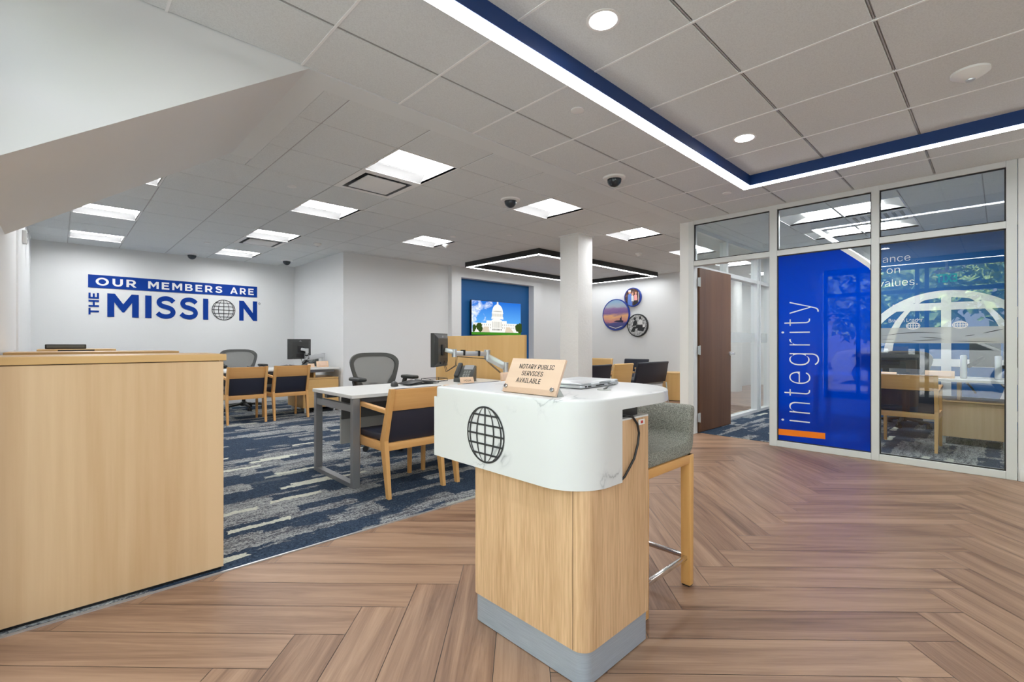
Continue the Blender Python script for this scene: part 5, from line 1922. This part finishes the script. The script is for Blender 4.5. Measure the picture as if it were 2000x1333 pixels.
for y, lb in ((0.30, 'silver monitor post on the office desk, the one nearer the guest chair'), (0.02, 'silver monitor post on the office desk beside the frame edge')):
    o = thing('monitor_stand', lb, 'monitor arm', (7.55, y, mt_z), 0, 'silver monitor posts in the office')
    MB().box(-0.03, 0.03, -0.03, 0.03, 0.0, 0.27, 'silver', 0.012).build('post', o)
    MB().bar((0.0, -0.04, 0.14), (0.20, -0.16, 0.24), 0.03, 0.04, 'black', bev=0.006).build('forearm', o)
    MB().tube([(0.0, -0.02, -0.04), (0.06, -0.06, -0.10), (0.05, -0.10, -0.17)], 0.010, 'black', 8).build('cable', o)
    m_ = thing('monitor', 'dark monitor held by the ' + lb.replace('silver monitor post on the office desk', 'silver office post'), 'monitor', (7.80, y - 0.17, mt_z + 0.30))
    MB().box(-0.02, 0.02, -0.13, 0.13, -0.17, 0.17, 'dark_plastic', 0.006).build('housing', m_)
    MB().box(0.0205, 0.0215, -0.115, 0.115, -0.15, 0.15, 'black').build('screen', m_)
make_plaque('cream plaque on the office desk next to the silver posts', (7.42, 0.50, mt_z), -PI / 2, None, 0.26, 0.085)
make_plaque('cream plaque on the office desk behind the guest chair back', (7.40, 0.98, mt_z), -PI / 2, None, 0.18, 0.05)

# ------------------------------------------------------------------ outside the storefront (mirrored in the office glass)
struct(MB().box(-30, XL - 0.11, -22, 22, -0.06, -0.02, 'asphalt').build('ground'), 'pale car park surface outside the storefront')


def make_tree(label, x, y, h_, r_, seed):
    o = thing('tree', label, 'tree', (x, y, -0.02), 0, 'trees beyond the car park')
    MB().tube([(0, 0, 0), (0.05, 0, h_ * 0.3), (0, 0.05, h_ * 0.6)], 0.12, 'bark', 8, True, [0.16, 0.12, 0.07]).build('trunk', o)
    rr = random.Random(seed)
    q = MB()
    b = bmesh.new()
    for k in range(2600):
        u, v = rr.random() * 2 * PI, math.acos(2 * rr.random() - 1)
        rad = r_ * (0.55 + 0.45 * rr.random()) * (0.85 + 0.2 * math.sin(3 * u + seed) * math.sin(2 * v))
        c_ = Vector((rad * math.sin(v) * math.cos(u), rad * math.sin(v) * math.sin(u), h_ * 0.55 + rad * 0.95 * math.cos(v)))
        s_ = 0.14 + 0.14 * rr.random()
        e1 = Vector((rr.random() - 0.5, rr.random() - 0.5, rr.random() - 0.5)).normalized()
        e2 = e1.cross(Vector((rr.random() - 0.5, rr.random() - 0.5, rr.random() - 0.5))).normalized()
        b.faces.new([b.verts.new(c_ + e1 * s_), b.verts.new(c_ + e2 * s_ * 0.5), b.verts.new(c_ - e1 * s_), b.verts.new(c_ - e2 * s_ * 0.5)])
    q._merge(b, 'leaves')
    q.build('foliage', o)
    return o


for k, (x, y, h_, r_) in enumerate(((-9.8, -5.6, 5.2, 2.2), (-11.2, -1.2, 6.4, 2.3), (-9.9, 3.1, 5.4, 2.2), (-11.3, 7.4, 6.4, 2.3), (-9.7, 11.8, 5.4, 2.2), (-15.8, -3.6, 7.6, 2.9), (-15.2, 2.4, 7.4, 2.8), (-16.0, 8.4, 7.8, 2.9))):
    make_tree('leafy green tree beyond the car park, mirrored in the office glass', x, y, h_, r_, k)


def make_car(label, loc, rz):
    o = thing('car', label, 'car', loc, rz)
    sil = [(-2.15, 0.32), (-2.2, 0.62), (-2.05, 0.86), (-1.25, 0.98), (-0.55, 1.38), (0.55, 1.42), (1.30, 1.05), (2.05, 0.93), (2.2, 0.62), (2.15, 0.32)]
    MB().prism(sil, lambda u, v, a: (a, u, v), -0.86, 0.86, 'car_paint', 0.05).build('body', o)
    for s_ in (-1, 1):
        MB().prism([(-1.08, 1.0), (-0.5, 1.32), (0.5, 1.35), (1.10, 1.04)], lambda u, v, a: (a, u, v), s_ * 0.863, s_ * 0.868, 'car_glass').build('window', o)
        for y in (-1.35, 1.35):
            w_ = MB().lathe([(0.33, -0.10), (0.33, 0.10)], (s_ * 0.80, y, 0.33), 'tyre', 26, 'x')
            w_ = w_.build('wheel', o)
            MB().lathe([(0.21, 0.0), (0.19, s_ * 0.012), (0.0, s_ * 0.012)], (s_ * 0.90, y, 0.33), 'silver', 20, 'x').build('hub', w_)
    return o


make_car('silver car parked outside the storefront, mirrored in the clear office pane', (-5.2, 1.2, -0.02), 0.0)
